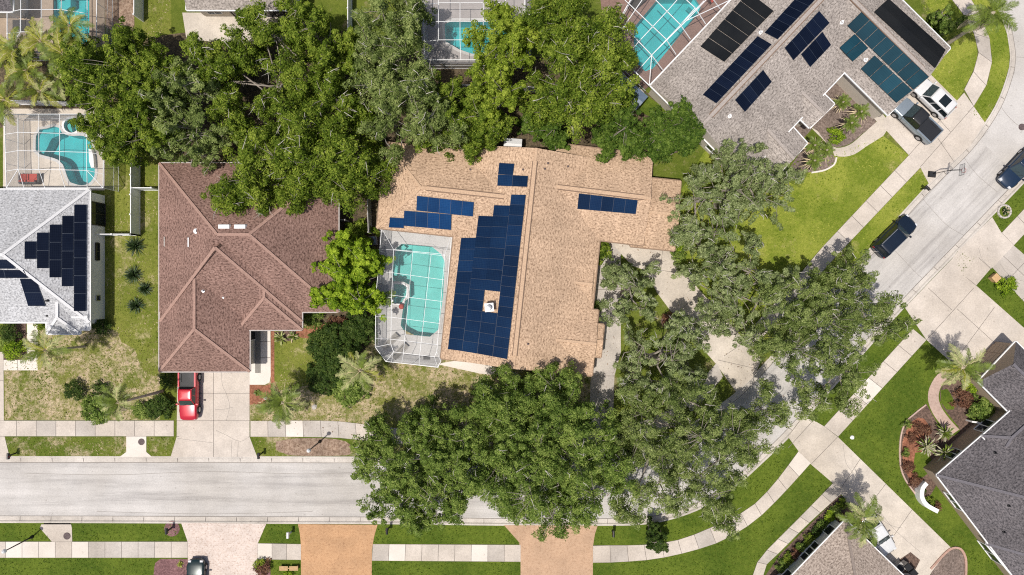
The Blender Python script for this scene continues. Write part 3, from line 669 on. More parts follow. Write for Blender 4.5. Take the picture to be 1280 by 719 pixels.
    def garage(s, k, e, t, w, h=2.2, mat='white'):
        f = s.foot[k]; p, q = f[e], f[(e+1)%4]; d = (q-p).normalized(); n = d.cross(Vector((0,0,1)))
        cen = sum(f, Vector())/4
        if n.dot((p+q)/2-cen) < 0: n = -n
        c = p.lerp(q, t); a, b = c-d*(w/2), c+d*(w/2); mb = MB(); rows = 4
        for r in range(rows):
            z0, z1 = 0.02+h*r/rows, h*(r+1)/rows-0.02
            cols = max(2, round(w/1.2))
            for i in range(cols):
                x0, x1 = a.lerp(b,(i+0.03)/cols), a.lerp(b,(i+0.97)/cols)
                mb.hexa([x0+n*0.02+Vector((0,0,z0)), x1+n*0.02+Vector((0,0,z0)), x1+n*0.06+Vector((0,0,z0)), x0+n*0.06+Vector((0,0,z0))],
                        [x0+n*0.02+Vector((0,0,z1)), x1+n*0.02+Vector((0,0,z1)), x1+n*0.06+Vector((0,0,z1)), x0+n*0.06+Vector((0,0,z1))])
        mb.hexa([a+n*0.008, b+n*0.008, b+n*0.03, a+n*0.03], [v+Vector((0,0,h)) for v in (a+n*0.008, b+n*0.008, b+n*0.03, a+n*0.03)])
        return mb.build('garage_door', M[mat], s.root)
    def vent(s, x, y, r=0.09, h=0.28, mat='steel', part='roof_vent'):
        p, n = s.on(x, y); mb = MB(); mb.lathe(p-Vector((0,0,0.05)), [(r*2.2,0.05),(r*2.0,0.09),(r,0.10),(r,h),(r*0.6,h),(0.001,h-0.02)], 10); mb.build(part, M[mat], s.root)
    def plate(s, x, y, dx, dy, ang, h=0.12, mat='white', part='roof_vent'):
        p, n = s.on(x, y); mb = MB(); mb.box(p+Vector((0,0,h/2)), (dx,dy,h+0.1), 0, ang, taper=0.86); return mb.build(part, M[mat], s.root)
# ---- the tan house in the middle
h = House('tan_house', 'large tan shingled house with stepped blue solar arrays and a white-capped chimney', (650,330), 'tanroof', 'tancap', 'cream', 'tantrim', vented=True)
h.block((579,181),(551,448),(760,201), 2.75, 5.0, over=0.45)
h.block((701,180),(816,194),(689,293), 2.75, 4.2, i0=-2.4)
h.block((482,178),(610,192),(471,285), 2.75, 4.15, i0=4.0, i1=-3.2)
h.block((690,326),(742,331),(686,375), 2.75, 3.35, i0=-1.5)
h.block((680,381),(748,388),(672,463), 2.75, 3.75, i0=-2.0)
h.block((700,400),(755,406),(696,441), 2.70, 3.25, i0=-1.0)
h.block((796,221),(851,226.5),(788,308), 2.45, 3.35)
h.done()
CB = [(577,297.7),(599,270),(618,256),(639.5,244)]
h.panels([(639.5,243.5),(657.8,244),(634.5,449),(616.3,445.5)], 1, 16, 'navy')
h.panels([(618.0,256.8),(638.2,257.4),(616.2,445.5),(597.0,442)], 1, 14, 'navy', skip={(0,8),(0,9)})
h.panels([(598.6,270),(617.6,270.8),(597.0,442),(578.0,439)], 1, 13, 'navy')
h.panels([(577,297.7),(596,297.5),(578.0,438.9),(560.3,436.5)], 1, 10, 'navy')
h.panels([(624.5,204),(643.5,205),(641.5,219.5),(623,218)], 1, 1, 'navy')
h.panels([(623,218.4),(660.5,220.3),(659.3,234),(622,232.5)], 2, 1, 'navy')
h.panels([(521.5,244.5),(592.5,252.5),(591.2,270.5),(520.5,263)], 5, 1, 'blue')
h.panels([(505.5,263),(564.5,267.8),(564,287.3),(504.6,282)], 4, 1, 'blue')
h.panels([(487.5,271.5),(505.5,272.5),(504.8,284.8),(486,284)], 1, 1, 'blue')
h.panels([(723.5,241.5),(797,250),(794.5,267.5),(721.5,261)], 5, 1, 'navy')
p, n = h.on(612, 384)
mb = MB(); mb.box(p+Vector((0,0,0.3)), (0.70,0.66,1.3), 0, 0.1); ch = mb.build('chimney', M['cream'], h.root)
mb = MB(); mb.box(p+Vector((0,0,1.02)), (0.84,0.80,0.10), 0, 0.1); mb.box(p+Vector((0,0,1.09)), (0.62,0.60,0.05), 0, 0.1)
mb.lathe(p+Vector((0,0,1.13)), [(0.16,0),(0.16,0.16),(0.26,0.17),(0.22,0.24),(0.001,0.27)], 12, 1); mb.build('chimney_cap', [M['white'], M['steel']], ch)
for q in ((685,204),(710,208),(681,211),(660,430),(588,212),(654,212)): h.vent(*q, 0.05, 0.2, 'iron')
h.opening(0,1,0.25,1.8,0.9,2.1); h.opening(0,1,0.7,2.4,0.0,2.2,'patio_door'); h.opening(0,0,0.55,3.0,0.0,2.2,'patio_door',3); h.opening(6,1,0.5,1.4,0.9,2.1)
h.opening(4,1,0.5,2.0,0.7,2.2); h.opening(3,1,0.5,1.1,0.0,2.2,'front_door',1,'white','tanwall'); h.opening(2,2,0.5,2.4,0.0,2.2,'patio_door',2)
h.garage(6,2,0.5,2.6)
TAN = h
# ---- red-brown house to its left
h = House('red_brown_house', 'red-brown hip-roofed house behind the red pickup truck', (290,330), 'brownroof', 'browncap', 'cream', 'greytrim')
def ridge_px(x, y, hh): return P(x, y, hh)
h.block((199.8,226),(199.8,402),(377.5,226), 2.75, 6.25, i0=7.0, i1=6.9, f=0.5, caps=(0,0,1))
h.block((199,204),(423,204),(199,390), 2.75, 6.45, i0=7.15, i1=7.15, caps=(1,2,1))
h.block((297,330),(297,412.5),(377.5,330), 2.73, 4.25, i0=-2.5, i1=3.1)
h.block((199,345),(199,464.5),(312,345), 2.70, 4.80, i0=-1.5, i1=4.2)
h.done()
h.plate(280.5,283.5,1.15,0.42,0.0); h.plate(300.5,283.5,1.15,0.42,0.0)
h.plate(206,302,0.10,1.0,0.0,0.07,'stone'); h.plate(236,303,0.12,1.0,0.0,0.09,'steel'); h.vent(245,289,0.12,0.3,'white'); h.vent(254,364,0.07,0.3,'steel'); h.vent(279,372,0.05,0.2,'steel')
h.garage(3,1,0.5,5.2); h.opening(3,2,0.35,1.0,0.0,2.1,'front_door',1,'white','black'); h.opening(1,1,0.3,1.6,0.9,2.1); h.opening(1,1,0.7,1.6,0.9,2.1); h.opening(2,1,0.5,1.5,0.8,2.1); h.opening(0,0,0.4,1.4,0.9,2.1)
BROWN = h
# ---- white-roofed house on the left edge
h = House('white_roofed_house', 'white shingled house on the left edge with a black stepped solar array', (40,320), 'whiteroof', 'whitecap', 'offwhite', 'white')
h.block((-150,237),(112,237),(-150,403), 2.8, 5.55, i0=6.2, i1=6.3, over=0.2)
h.block((58,330),(58,417.5),(100,330), 2.7, 3.6, i0=-2, i1=1.6)
h.block((90,380),(112,380),(90,412), 2.7, 3.0)
h.block((-90,300),(34,300),(-90,397), 2.78, 4.5, i1=0.0)
h.done()
h.panels([(93,256),(108.3,256),(107.5,389),(92.5,389)], 1, 6, 'midnight')
h.panels([(78,270),(92,270),(91.5,358),(77.5,358)], 1, 4, 'midnight')
h.panels([(62.5,281),(77,281),(76.5,347),(62,347)], 1, 3, 'midnight')
h.panels([(46.5,291),(61.5,291),(61,335.5),(46.5,335.5)], 1, 2, 'midnight')
h.panels([(31,302),(45.5,302),(45.5,324),(31,324)], 1, 1, 'midnight')
h.panels([(25.5,348),(46,348),(57.5,382),(36,382)], 1, 2, 'midnight')
h.panels([(-20,324),(16,324),(20,335.5),(-20,335.5)], 2, 1, 'midnight')
h.panels([(-20,337),(31,337),(35.5,347),(-20,347)], 2, 1, 'midnight')
h.plate(60,376,0.2,0.2,0,0.3,'black'); h.vent(59,395,0.05,0.25,'black')
h.opening(0,1,0.16,2.2,0.05,2.35,'patio_door',2,'bronze'); h.opening(0,1,0.46,1.7,1.0,1.6,'window',2,'bronze'); h.opening(0,1,0.83,0.5,0.9,1.5,'meter_box',1,'steel')
h.opening(3,1,0.8,1.0,0.0,2.1,'front_door',1,'white','tanwall')
WHITE = h
# ---- grey-brown house, upper right, turned to the diagonal street
h = House('grey_brown_house', 'grey-brown shingled house at the upper right covered in dark solar panels and teal pool heaters', (985,90), 'greyroof', 'greycap', 'cream', 'white', vented=True)
h.block((813,107),(990,-80),(930,223), 2.8, 5.0, f=0.485, over=0.25)
h.block((962,-3),(1110,144),(1040,-87), 2.8, 4.5, f=0.5, over=0.2)
h.block((985,152),(1009,179),(944,196), 2.55, 3.3, i0=-1.5)
h.block((1008,96),(1043,130),(977,126), 2.7, 3.3, i0=-1.5)
h.done()
a, b, c, d = (874.5,58.5),(906,79),(968,15),(935,-10)
h.panels([a, d, c, b], 6, 1, 'rubber', 'rubber', 0.10, part='pool_heater_panel')
h.panels([(878.5,119),(895.5,130),(964.5,56.5),(947,46)], 1, 9, 'midnight')
h.panels([(955.5,41.5),(972,50),(1027,-8),(1008,-16)], 1, 7, 'midnight')
h.panels([(918,125),(930.5,140),(964,102.5),(953,87.5)], 1, 4, 'midnight')
h.panels([(980,60),(991,75.5),(1036,29),(1023,14)], 1, 5, 'midnight')
h.panels([(1000.5,68),(1012,84),(1038,56.5),(1027,40)], 1, 3, 'midnight')
h.panels([(1058.5,32.5),(1076.5,15),(1161.3,96.3),(1141.5,112.5)], 1, 8, 'teal', 'rubber', 0.03, part='pool_heater_panel')
h.panels([(1048.3,60),(1067.8,42.5),(1085,60),(1065,77.5)], 1, 2, 'teal', 'rubber', 0.03, part='pool_heater_panel')
h.panels([(1075.3,86.3),(1093,69),(1140.5,113),(1120,129)], 1, 4, 'teal', 'rubber', 0.03, part='pool_heater_panel')
h.panels([(1091.5,15.5),(1109.5,-1),(1181,63.5),(1168,86)], 2, 1, 'rubber', 'rubber', 0.02, part='pool_heater_panel')
for q in ((912,145),(951,41),(1052,28),(1082,75)): h.vent(*q, 0.10, 0.35, 'white')
h.garage(1,1,0.32,5.0); h.garage(1,1,0.78,2.7); h.opening(0,3,0.6,1.6,0.9,2.1); h.opening(0,3,0.3,1.6,0.9,2.1); h.opening(2,1,0.5,1.5,0.7,2.1); h.opening(0,2,0.45,1.1,0.0,2.1,'front_door',1,'white','tanwall'); h.opening(0,0,0.4,4.0,0.0,2.2,'patio_door',4)
GREY = h
# ---- slate house on the right edge
h = House('slate_roofed_house', 'slate-grey roofed house with white trim behind the curved pink brick path', (1290,560), 'slate', 'slatecap', 'tanwall', 'white')
h.block((1270,427),(1420,577),(1223,477), 2.8, 4.9, over=0.15)
h.block((1171,594),(1400,395),(1290,751), 2.8, 6.0, i0=6.2, i1=6.2, over=0.25)
h.block((1233,680),(1330,600),(1300,761), 2.7, 4.6, i0=3.2, i1=-3)
h.block((1228,545),(1263,514),(1250,571), 2.95, 4.0, i0=1.6, i1=-2.0)
h.done()
for q in ((1261,632),(1255,665),(1244,566)): h.vent(*q, 0.07, 0.3, 'black')
h.garage(0,3,0.5,4.2,2.2,'tanwall'); h.opening(1,0,0.3,1.5,0.8,2.2); h.opening(1,0,0.12,1.2,0.8,2.2); h.opening(1,3,0.75,2.0,0.8,2.1); h.opening(1,3,0.3,2.4,0.0,2.2,'patio_door',2); h.opening(3,0,0.5,1.1,0.0,2.3,'front_door',1,'white','black')
# ---- taupe house at the bottom right
h = House('taupe_roofed_house', 'taupe shingled house at the bottom edge with a palm and white car at its corner', (1050,725), 'taupe', 'taupecap', 'greywall', 'white')
h.block((1057,650),(1197,785),(942,770), 2.8, 5.9, i0=6.4, i1=6.4)
h.done()
h.opening(0,3,0.66,2.2,0.7,2.2,'window',3); h.opening(0,3,0.9,1.0,0.6,2.2,'window',1); h.opening(0,3,0.35,1.8,0.7,2.2); h.garage(0,0,0.62,4.8)
# ---- houses that only just enter the top of the frame
h = House('grey_roofed_house', 'grey-brown roofed house at the top edge with dark sliding doors facing the pale patio', (300,-40), 'greyroof', 'greycap', 'cream', 'white')
h.block((233,-100),(372,-100),(233,12.5), 2.8, 4.8)
h.done(); h.opening(0,2,0.52,3.2,0.05,2.3,'patio_door',4,'bronze'); h.opening(0,2,0.2,3.0,0.05,2.3,'patio_door',3,'bronze'); h.opening(0,2,0.85,1.4,0.8,2.1)
h = House('white_trimmed_house', 'corner of a blue-grey roofed house at the top-left edge beside a pool cage', (-30,-20), 'slate', 'slatecap', 'cream', 'white')
h.block((-150,-90),(16,-90),(-150,14.5), 2.8, 4.6)
h.done(); h.opening(0,2,0.8,1.8,0.0,2.2,'patio_door',2)
# ------------------------------------------------------------------ pools and their decks
def pool(name, label, outline, plaster, water, depth=1.3, base=None, copem='deck', steps=(), cope=0.28, cat='pool'):
    w = PL(outline); c = sum(w, Vector())/len(w); t = thing(name, label, cat, c)
    sh = MB(); p2 = [Vector((p.x,p.y,0)) for p in w]; n = len(p2)
    for tr in geometry.tessellate_polygon([p2]): sh.face([(p2[i].x, p2[i].y, -depth) for i in tr])
    for i in range(n):
        a, b = p2[i], p2[(i+1)%n]; sh.face([(a.x,a.y,-depth),(b.x,b.y,-depth),(b.x,b.y,0.03),(a.x,a.y,0.03)])
    sh.build('basin', M[plaster], t)
    for k, st in enumerate(steps):
        mb = MB(); mb.prism(PL(st[0]), -depth+0.002, st[1]); mb.build('step', M[plaster], t)
    wt = MB()
    for tr in geometry.tessellate_polygon([p2]): wt.face([(p2[i].x, p2[i].y, -0.10) for i in tr])
    wt.build('water', M[water], t)
    cp = MB(); area = sum(p2[i].x*p2[(i+1)%n].y - p2[(i+1)%n].x*p2[i].y for i in range(n)); sg = -1 if area > 0 else 1
    loop = [(p.x,p.y) for p in p2]; ext = [loop[-1]]+loop+[loop[0]]
    o = offset(ext, sg*cope)[1:-1]
    for i in range(n):
        j = (i+1)%n; a, b, cc, d = loop[i], loop[j], o[j], o[i]
        cp.hexa([(*a,-0.06),(*b,-0.06),(*cc,-0.02),(*d,-0.02)], [(*a,0.062),(*b,0.062),(*cc,0.058),(*d,0.058)])
    cp.build('coping', M[copem], t)
    return t
def deck(name, outline, z, mat, holes, joints=()):
    o = sheet(name, outline, z, mat, holes)
    if joints:
        mb = MB()
        for l in joints: mb.line(PL(l), 0.03, z+0.004)
        j = mb.build('deck_joint', M['joint'], o); 
    return o
deck('pool_deck', [(475,284),(566,293),(562,330),(551,452),(548,460),(484,452),(470,434)], 0.024, 'deck', [POOL_A, SPA_A])
pool('swimming_pool', 'long teal pool with clipped corners under the white cage beside the tan house', POOL_A, 'tealpool', 'poolwater', 1.25, steps=[([(489.5,316),(503,306),(507,309),(497,320),(495,345),(489.5,344)], -0.55)])
pool('spa_pool', 'small raised spa with a rounded corner at the left edge of the long teal pool', SPA_A, 'tealpool', 'poolwater', 0.75, copem='white', cope=0.16, cat='spa', steps=[([(492.5,354.5),(497,355),(496,379.5),(491.5,379.5)], -0.35)])
deck('pool_deck', [(4,136),(131,136),(131,238),(4,238)], 0.024, 'tandeck' if False else 'warm', [POOL_B, SPA_B])
pool('swimming_pool', 'kidney-shaped turquoise pool with curved steps beside the white-roofed house', POOL_B, 'aqua', 'aquawater', 1.5, steps=[(rnd([(45,188),(45.5,170),(50,162),(58,161),(67.5,158),(74,160),(72,168),(62,172),(57,182),(50,193)]), -0.35)])
pool('spa_pool', 'round spa with a curved bench joined to the kidney-shaped pool', SPA_B, 'aqua', 'poolwater', 0.8, copem='white', cope=0.2, cat='spa', steps=[(rnd([(81,157),(84,150),(88,149),(86,157),(88,165),(84,164)]), -0.35)])
deck('pool_deck', [(745,-40),(960,-60),(913,0),(813,107),(806,112),(760,70)], 0.024, 'reddeck', [POOL_C])
pool('swimming_pool', 'large aqua pool on red-brown pavers behind the grey-brown house', POOL_C, 'aqua', 'aquawater', 1.5, copem='reddeck', steps=[([(868,-3),(876,9),(873,16),(862,6)], -0.4)])
deck('pool_deck', [(527,-20),(664,-20),(664,80),(527,80)], 0.024, 'greydeck', [POOL_D])
pool('swimming_pool', 'deep teal pool half hidden under the bright yellow-green tree at the top edge', POOL_D, 'aqua', 'aquawater', 1.7, copem='deck')
deck('pool_deck', [(0,-20),(131,-20),(131,70),(0,70)], 0.026, 'tandeck', [POOL_E])
pool('swimming_pool', 'rectangular blue pool in the top-left corner beside yellow-green palms', POOL_E, 'aqua', 'aquawater', 1.4, copem='tandeck', steps=[([(67,-6),(85,-6),(85,6),(78,11),(67,11)], -0.4)])
# ------------------------------------------------------------------ screen cages
def cage(label, outer, inner, he, hi, lines, mat='alu', scr='screen', w=0.09, open_edges=(), wallscr='wallscreen', posts=2.4, big_w=None):
    """outer: eave outline, inner: outline of the raised flat roof (same count), both in photo pixels"""
    c = sum(PL(outer), Vector())/len(outer); t = thing('pool_cage', label, 'pool cage', c)
    n = len(outer); O = PL(outer, he); I = PL(inner, hi); up = Vector((0,0,1))
    top, sc_, wl = MB(), MB(), MB(); pm = MB()
    for i in range(n):
        j = (i+1) % n
        top.bar(O[i], O[j], w*1.3, w*1.3); top.bar(I[i], I[j], w, w); top.bar(O[i], I[i], w, w)
        sc_.face([O[i],O[j],I[j],I[i]])
        if i in open_edges: continue
        L = (O[j]-O[i]).length; k = max(1, round(L/posts)); pp = MB()
        for q in range(k):
            a = O[i].lerp(O[j], q/k); pp.bar((a.x,a.y,0.02), (a.x,a.y,he), w*0.8, w*0.8)
        a, b = O[i], O[j]
        pp.bar((a.x,a.y,0.9), (b.x,b.y,0.9), w*0.45, w*0.45); pp.bar((a.x,a.y,0.06), (b.x,b.y,0.06), w*0.6, w*0.6)
        fo = pp.build('wall_frame', M[mat], t)
        wl = MB(); wl.face([(a.x,a.y,0.03),(b.x,b.y,0.03),b,a]); wl.build('wall_screen', M[wallscr], fo)
    for p2 in geometry.tessellate_polygon([[Vector((v.x,v.y,0)) for v in I]]): sc_.face([I[q] for q in p2])
    top.build('roof_frame', M[mat], t); sc_.build('roof_screen', M[scr], t)
    gr = MB()
    for l in lines:
        (p, q), (h0, h1) = l[0], (l[1] if len(l) > 1 else (hi, hi)); gr.bar(P(*p, h0)-up*0.012, P(*q, h1)-up*0.012, w*0.9, w)
    gr.build('roof_beam', M[mat], t)
    return t
he, hi = 2.55, 3.35
cage('white screen cage with a clipped lower-left corner over the long teal pool',
     [(477,285.6),(470,370),(469,434),(482.4,452),(547,459),(551,452),(564.5,293.6)],
     [(492,312),(489.5,372),(488.5,430),(492,440),(543,446),(546,440),(556,318)], he, hi,
     [[((492,312.5),(556,320))],[((490.5,341),(555,350))],[((489.5,369),(553,377))],[((489,396.5),(550,404.5))],[((488.5,424),(547,431))],
      [((516,315),(504,444))],[((539,318),(524.5,445))],
      [((473,312),(492,312.5)),(he,hi)],[((470.5,341),(490.5,341)),(he,hi)],[((470,368),(489.5,369)),(he,hi)],[((469.5,396),(489,396.5)),(he,hi)],[((469,423.5),(488.5,424)),(he,hi)],
      [((504,444),(502,454)),(hi,he)],[((524.5,445),(524,456.5)),(hi,he)],[((491,440),(489.5,452.5)),(hi,he)]], w=0.034, open_edges=(4,5,6))
cage('white screen cage over the kidney-shaped pool beside the white-roofed house',
     [(5.5,143),(8,235),(129,235),(130,143)], [(22.6,142.7),(22.6,211.5),(108.5,213),(108.5,142.7)], 2.6, 3.4,
     [[((22.6,165.5),(108.5,167.5))],[((22.6,188.3),(108.5,190.5))],[((48.5,142.5),(48.5,211.5))],[((74.5,142.5),(74.5,212))],
      [((6,168),(22.6,165.5)),(2.6,3.4)],[((7,191),(22.6,188.3)),(2.6,3.4)],[((7.5,214),(22.6,211.5)),(2.6,3.4)],
      [((48.5,211.5),(56,235)),(3.4,2.6)],[((74.5,212),(81.5,235)),(3.4,2.6)],[((22.6,211.5),(30,235)),(3.4,2.6)],[((108.5,213),(109,235)),(3.4,2.6)],[((108.5,167.5),(130,170)),(3.4,2.6)],[((108.5,190.5),(130,194)),(3.4,2.6)],[((108.5,213),(130,218)),(3.4,2.6)]], w=0.045, open_edges=(1,))
cage('large white screen cage slanting over the aqua pool at the top, right of centre',
     [(811.5,107),(913,0),(960,-52),(856,-120),(757,55)], [(814.5,69),(858,26),(930,-50),(870,-98),(780,33)], 2.7, 3.8,
     [[((799,51.5),(835,13)),(3.8,3.8)],[((835,13),(868,-25))],[((814.5,69),(851,31))],[((851,31),(880,1))],
      [((781,0),(832,48.5))],[((819.5,0),(850,30.5))],[((858,0),(869,10))],
      [((832,48.5),(845,68)),(3.8,2.7)],[((850,30.5),(863,49)),(3.8,2.7)],[((869,10),(882,30)),(3.8,2.7)],[((892,0),(900,11)),(3.8,2.7)],
      [((814.5,69),(828,87)),(3.8,2.7)],[((814.5,69),(795,91)),(3.8,2.7)],[((799,51.5),(783,70)),(3.8,2.7)],[((869,10),(851,30.5))]], w=0.07, open_edges=(0,1,2), scr='screen', wallscr='darkscreen')
cage('white screen cage at the top edge, beneath the bright yellow-green tree',
     [(529,6),(531,75),(656.5,75),(656,-60),(527,-60)], [(548,4),(548,50),(632,50),(632,-50),(548,-50)], 2.6, 3.4,
     [[((548,27),(632,27))],[((575,3),(575,50))],[((604,3),(604,50))],[((548,3.5),(632,3.5))],[((575,50),(576,75)),(3.4,2.6)],[((604,50),(604,75)),(3.4,2.6)],[((548,50),(531,52)),(3.4,2.6)],[((529,29),(548,27)),(2.6,3.4)],[((632,27),(656,29)),(3.4,2.6)],[((632,50),(656,52)),(3.4,2.6)]], w=0.05, open_edges=(3,4))
cage('white screen cage with a skewed grid over the blue pool in the top-left corner',
     [(9,16),(9,64),(120,68),(122,-60),(4,-60)], [(26,12),(26,40),(109,40),(109,-45),(26,-45)], 2.6, 3.5,
     [[((26,12),(76,12))],[((76,12),(110,17))],[((51.5,-10),(51.5,40))],[((76.5,-10),(76.5,40))],[((8,42),(26,40)),(2.6,3.5)],[((51.5,40),(52,66)),(3.5,2.6)],[((76.5,40),(77,66)),(3.5,2.6)],[((9,16),(26,12)),(2.6,3.5)]], w=0.05, open_edges=(3,4))
# ------------------------------------------------------------------ fences
def fence(label, pts, h=1.8, mat='vinyl', board=1.9, thick=0.06, name='fence'):
    w = PL(pts); t = thing(name, label, 'fence', w[0]); up = Vector((0,0,1))
    for p, q in zip(w[:-1], w[1:]):
        L = (q-p).length; n = max(1, round(L/board)); d = (q-p).normalized()
        pn = MB(); pn.bar((p.x,p.y,h/2),(q.x,q.y,h/2),thick*0.42,h-0.2)
        for i in range(n):
            a, b = p.lerp(q, i/n)+d*0.07, p.lerp(q, (i+1)/n)-d*0.07
            k = max(3, int((b-a).length/0.16))
            for j in range(k):
                x, y = a.lerp(b, j/k), a.lerp(b, (j+0.96)/k); pn.bar((x.x,x.y,h/2+0.05), (y.x,y.y,h/2+0.05), thick*0.5, h-0.25)
            pn.bar((a.x,a.y,h-0.08), (b.x,b.y,h-0.08), thick*1.2, 0.12); pn.bar((a.x,a.y,0.12), (b.x,b.y,0.12), thick*1.2, 0.12)
        pn.build('panel', M[mat], t)
        for i in range(n+1):
            a = p.lerp(q, i/n); ps = MB(); ps.box((a.x,a.y,(h+0.04)/2), (0.12,0.12,h+0.08)); ps.box((a.x,a.y,h+0.09), (0.15,0.15,0.03), taper=0.7); ps.build('post', M[mat], t)
    return t
fence('tall white vinyl fence along the narrow side yard left of the red-brown house', [(175.5,198),(175.5,294.5),(130,294.5)])
fence('short white fence piece joining the side-yard fence to the red-brown house', [(176.6,238),(201,238)])
fence('white fence running up the lawn to the top edge, left of the patio house', [(179.5,-40),(179.5,27)])
fence('blue-white fence going down from the top edge, right of the patio house', [(440,-60),(440,46)], 1.8)
fence('long pale rear fence hidden beneath the trees along the top', [(440,110),(570,112.5),(670,115.5),(770,119)], 1.8, 'vinyl')
fence('weathered grey fence between the red-brown house and the tan house', [(463.5,248),(465,292)], 1.8, 'greyboard')
fence('short pale gate fence at the right corner of the red-brown house', [(424,276),(436,277)], 1.7, 'greyboard')
fence('low white fence behind the kidney-shaped pool, under the palms', [(26,131),(100,133)], 1.6)
# curved low white garden walls of the slate house
def curbwall(label, pts, h, w=0.25, mat='white', name='garden_wall'):
    q = PL(pts); c = sum(q, Vector())/len(q); t = MB(); pts2 = [(v.x,v.y) for v in q]; a, b = offset(pts2, w/2), offset(pts2, -w/2)
    for i in range(len(a)-1):
        t.hexa([(*a[i],-0.05),(*a[i+1],-0.05),(*b[i+1],-0.05),(*b[i],-0.05)], [(*a[i],h),(*a[i+1],h),(*b[i+1],h),(*b[i],h)])
    o = t.build(name, M[mat], origin=c); return tag(o, label, 'garden wall')
curbwall('curved white planter wall at the lower-left corner of the slate-roofed house', spline([(1152,601),(1147,607),(1146,618),(1152,628),(1166,636)],3), 0.9, 0.42)
curbwall('thin curved white porch railing wall by the entrance of the slate-roofed house', spline([(1207,525),(1217,527),(1221,534),(1217,543),(1206,549),(1196,551)],3), 0.95, 0.16)
curbwall('low brick edging curled around the soil bed at the lower right', spline([(1163,711),(1180,692),(1190,685),(1200,686),(1206,696),(1207,712),(1206,724)],3), 0.12, 0.22, 'brickedge', 'brick_edging')
curbwall('thin pale stone edging along the mulch bed left of the slate-roofed house', spline([(1157,506),(1144,516),(1131,529),(1125,550),(1125,580),(1131,599),(1145,619)],3), 0.1, 0.14, 'pinkpath', 'stone_edging')
curbwall('pale concrete edging around the spiky-palm bed at the grey-brown house corner', spline([(1014,216),(1030,213),(1042,206),(1045,197)],3), 0.12, 0.16, 'conc3', 'bed_edging')
# ------------------------------------------------------------------ poolside things
def lounger(px, py, ang, label):
    t = thing('sun_lounger', label, 'sun lounger', P(px,py), ang, 'loungers at the corner of the long teal pool')
    mb = MB(); mb.bar((-0.9,-0.3,0.3),(0.9,-0.3,0.3),0.05); mb.bar((-0.9,0.3,0.3),(0.9,0.3,0.3),0.05)
    for x in (-0.85,0,0.85): mb.bar((x,-0.27,0.3),(x,0.27,0.3),0.04)
    mb.build('frame', M['greyboard'], t, origin=Vector((0,0,0)))
    mb = MB(); mb.box((-0.3,0,0.34),(1.2,0.52,0.05)); mb.build('seat', M['fabric'], t, origin=Vector((0,0,0)))
    mb = MB(); mb.hexa([(0.31,-0.26,0.33),(0.31,0.26,0.33),(0.31,0.26,0.38),(0.31,-0.26,0.38)],[(0.92,-0.26,0.62),(0.92,0.26,0.62),(0.90,0.26,0.67),(0.90,-0.26,0.67)]); mb.build('backrest', M['fabric'], t, origin=Vector((0,0,0)))
    for x in (-0.8,0.75):
        for y in (-0.3,0.3):
            mb = MB(); mb.bar((x,y,0),(x,y,0.28),0.05); mb.build('leg', M['greyboard'], t, origin=Vector((0,0,0)))
lounger(489.5,426, math.radians(225), 'grey sun lounger nearer the pool, tilted at the deck corner')
lounger(501,438.5, math.radians(228), 'grey sun lounger nearer the bottom edge of the white pool cage')
def top_thing(name, label, cat, px, py, fn, mats, h=0.0, group=None, smooth=False):
    mb = MB(); o = P(px,py,0); o.z = h; fn(mb); 
    ob = mb.build(name, mats, None, smooth, origin=Vector((0,0,0))); ob.location = o
    return tag(ob, label, cat, group)
def ball(mb, r, z=0, n=12, mi=0, k=1): mb.lathe((0,0,z), [(max(0.001,r*math.sin(a)), r*k*(1-math.cos(a))) for a in np.linspace(0, math.pi, 9)], n, mi)
top_thing('beach_ball', 'red inflatable ball on the deck beside the small spa', 'ball', 502.5,383, lambda m: ball(m,0.28), M['redfabric'], 0.06, smooth=True)
top_thing('pool_skimmer_lid', 'round grey skimmer lid set in the white deck below the spa', 'lid', 493,386, lambda m: m.disc((0,0,0),0.22,0,0.03,18), M['greyboard'], 0.025)
top_thing('door_mat', 'black rectangular mat on the white pool deck near the house corner', 'mat', 533.5,447, lambda m: m.box((0,0,0.012),(0.68,0.42,0.02)), M['black'], 0.026)
top_thing('door_mat', 'long dark mat on the white walk in front of the red-brown house door', 'mat', 322.5,440, lambda m: m.box((0,0,0.012),(0.55,4.2,0.02)), M['fabric'], 0.03)
def loveseat(px, py, label):
    t = thing('patio_sofa', label, 'sofa', P(px,py))
    z = Vector((0,0,0)); mb = MB(); mb.box((0,0,0.2),(1.75,0.9,0.34),taper=0.97); mb.box((0,-0.5,0.42),(1.8,0.18,0.75),taper=0.95); mb.box((-0.95,0,0.3),(0.16,0.9,0.58)); mb.box((0.95,0,0.3),(0.16,0.9,0.58)); mb.build('frame', M['bronze'], t, origin=z)
    for x in (-0.43,0.43):
        mb = MB(); mb.box((x,0.06,0.45),(0.80,0.74,0.14),taper=0.94); mb.build('cushion', M['redfabric'], t, origin=z)
        mb = MB(); mb.box((x,-0.36,0.66),(0.78,0.16,0.42),taper=0.9); mb.build('back_cushion', M['redfabric'], t, origin=z)
loveseat(40.5,223.5,'red two-seat patio sofa in the dark corner of the left pool cage')
top_thing('spillway_wall', 'low curved white wall on the right rim of the kidney-shaped pool', 'pool wall', 117.5,199, lambda m: m.prism([(-0.25,0.9),(0.05,0.9),(0.22,0.2),(0.3,-0.9),(0.0,-0.95),(-0.2,-0.3)],0,0.45), M['white'], 0.03)
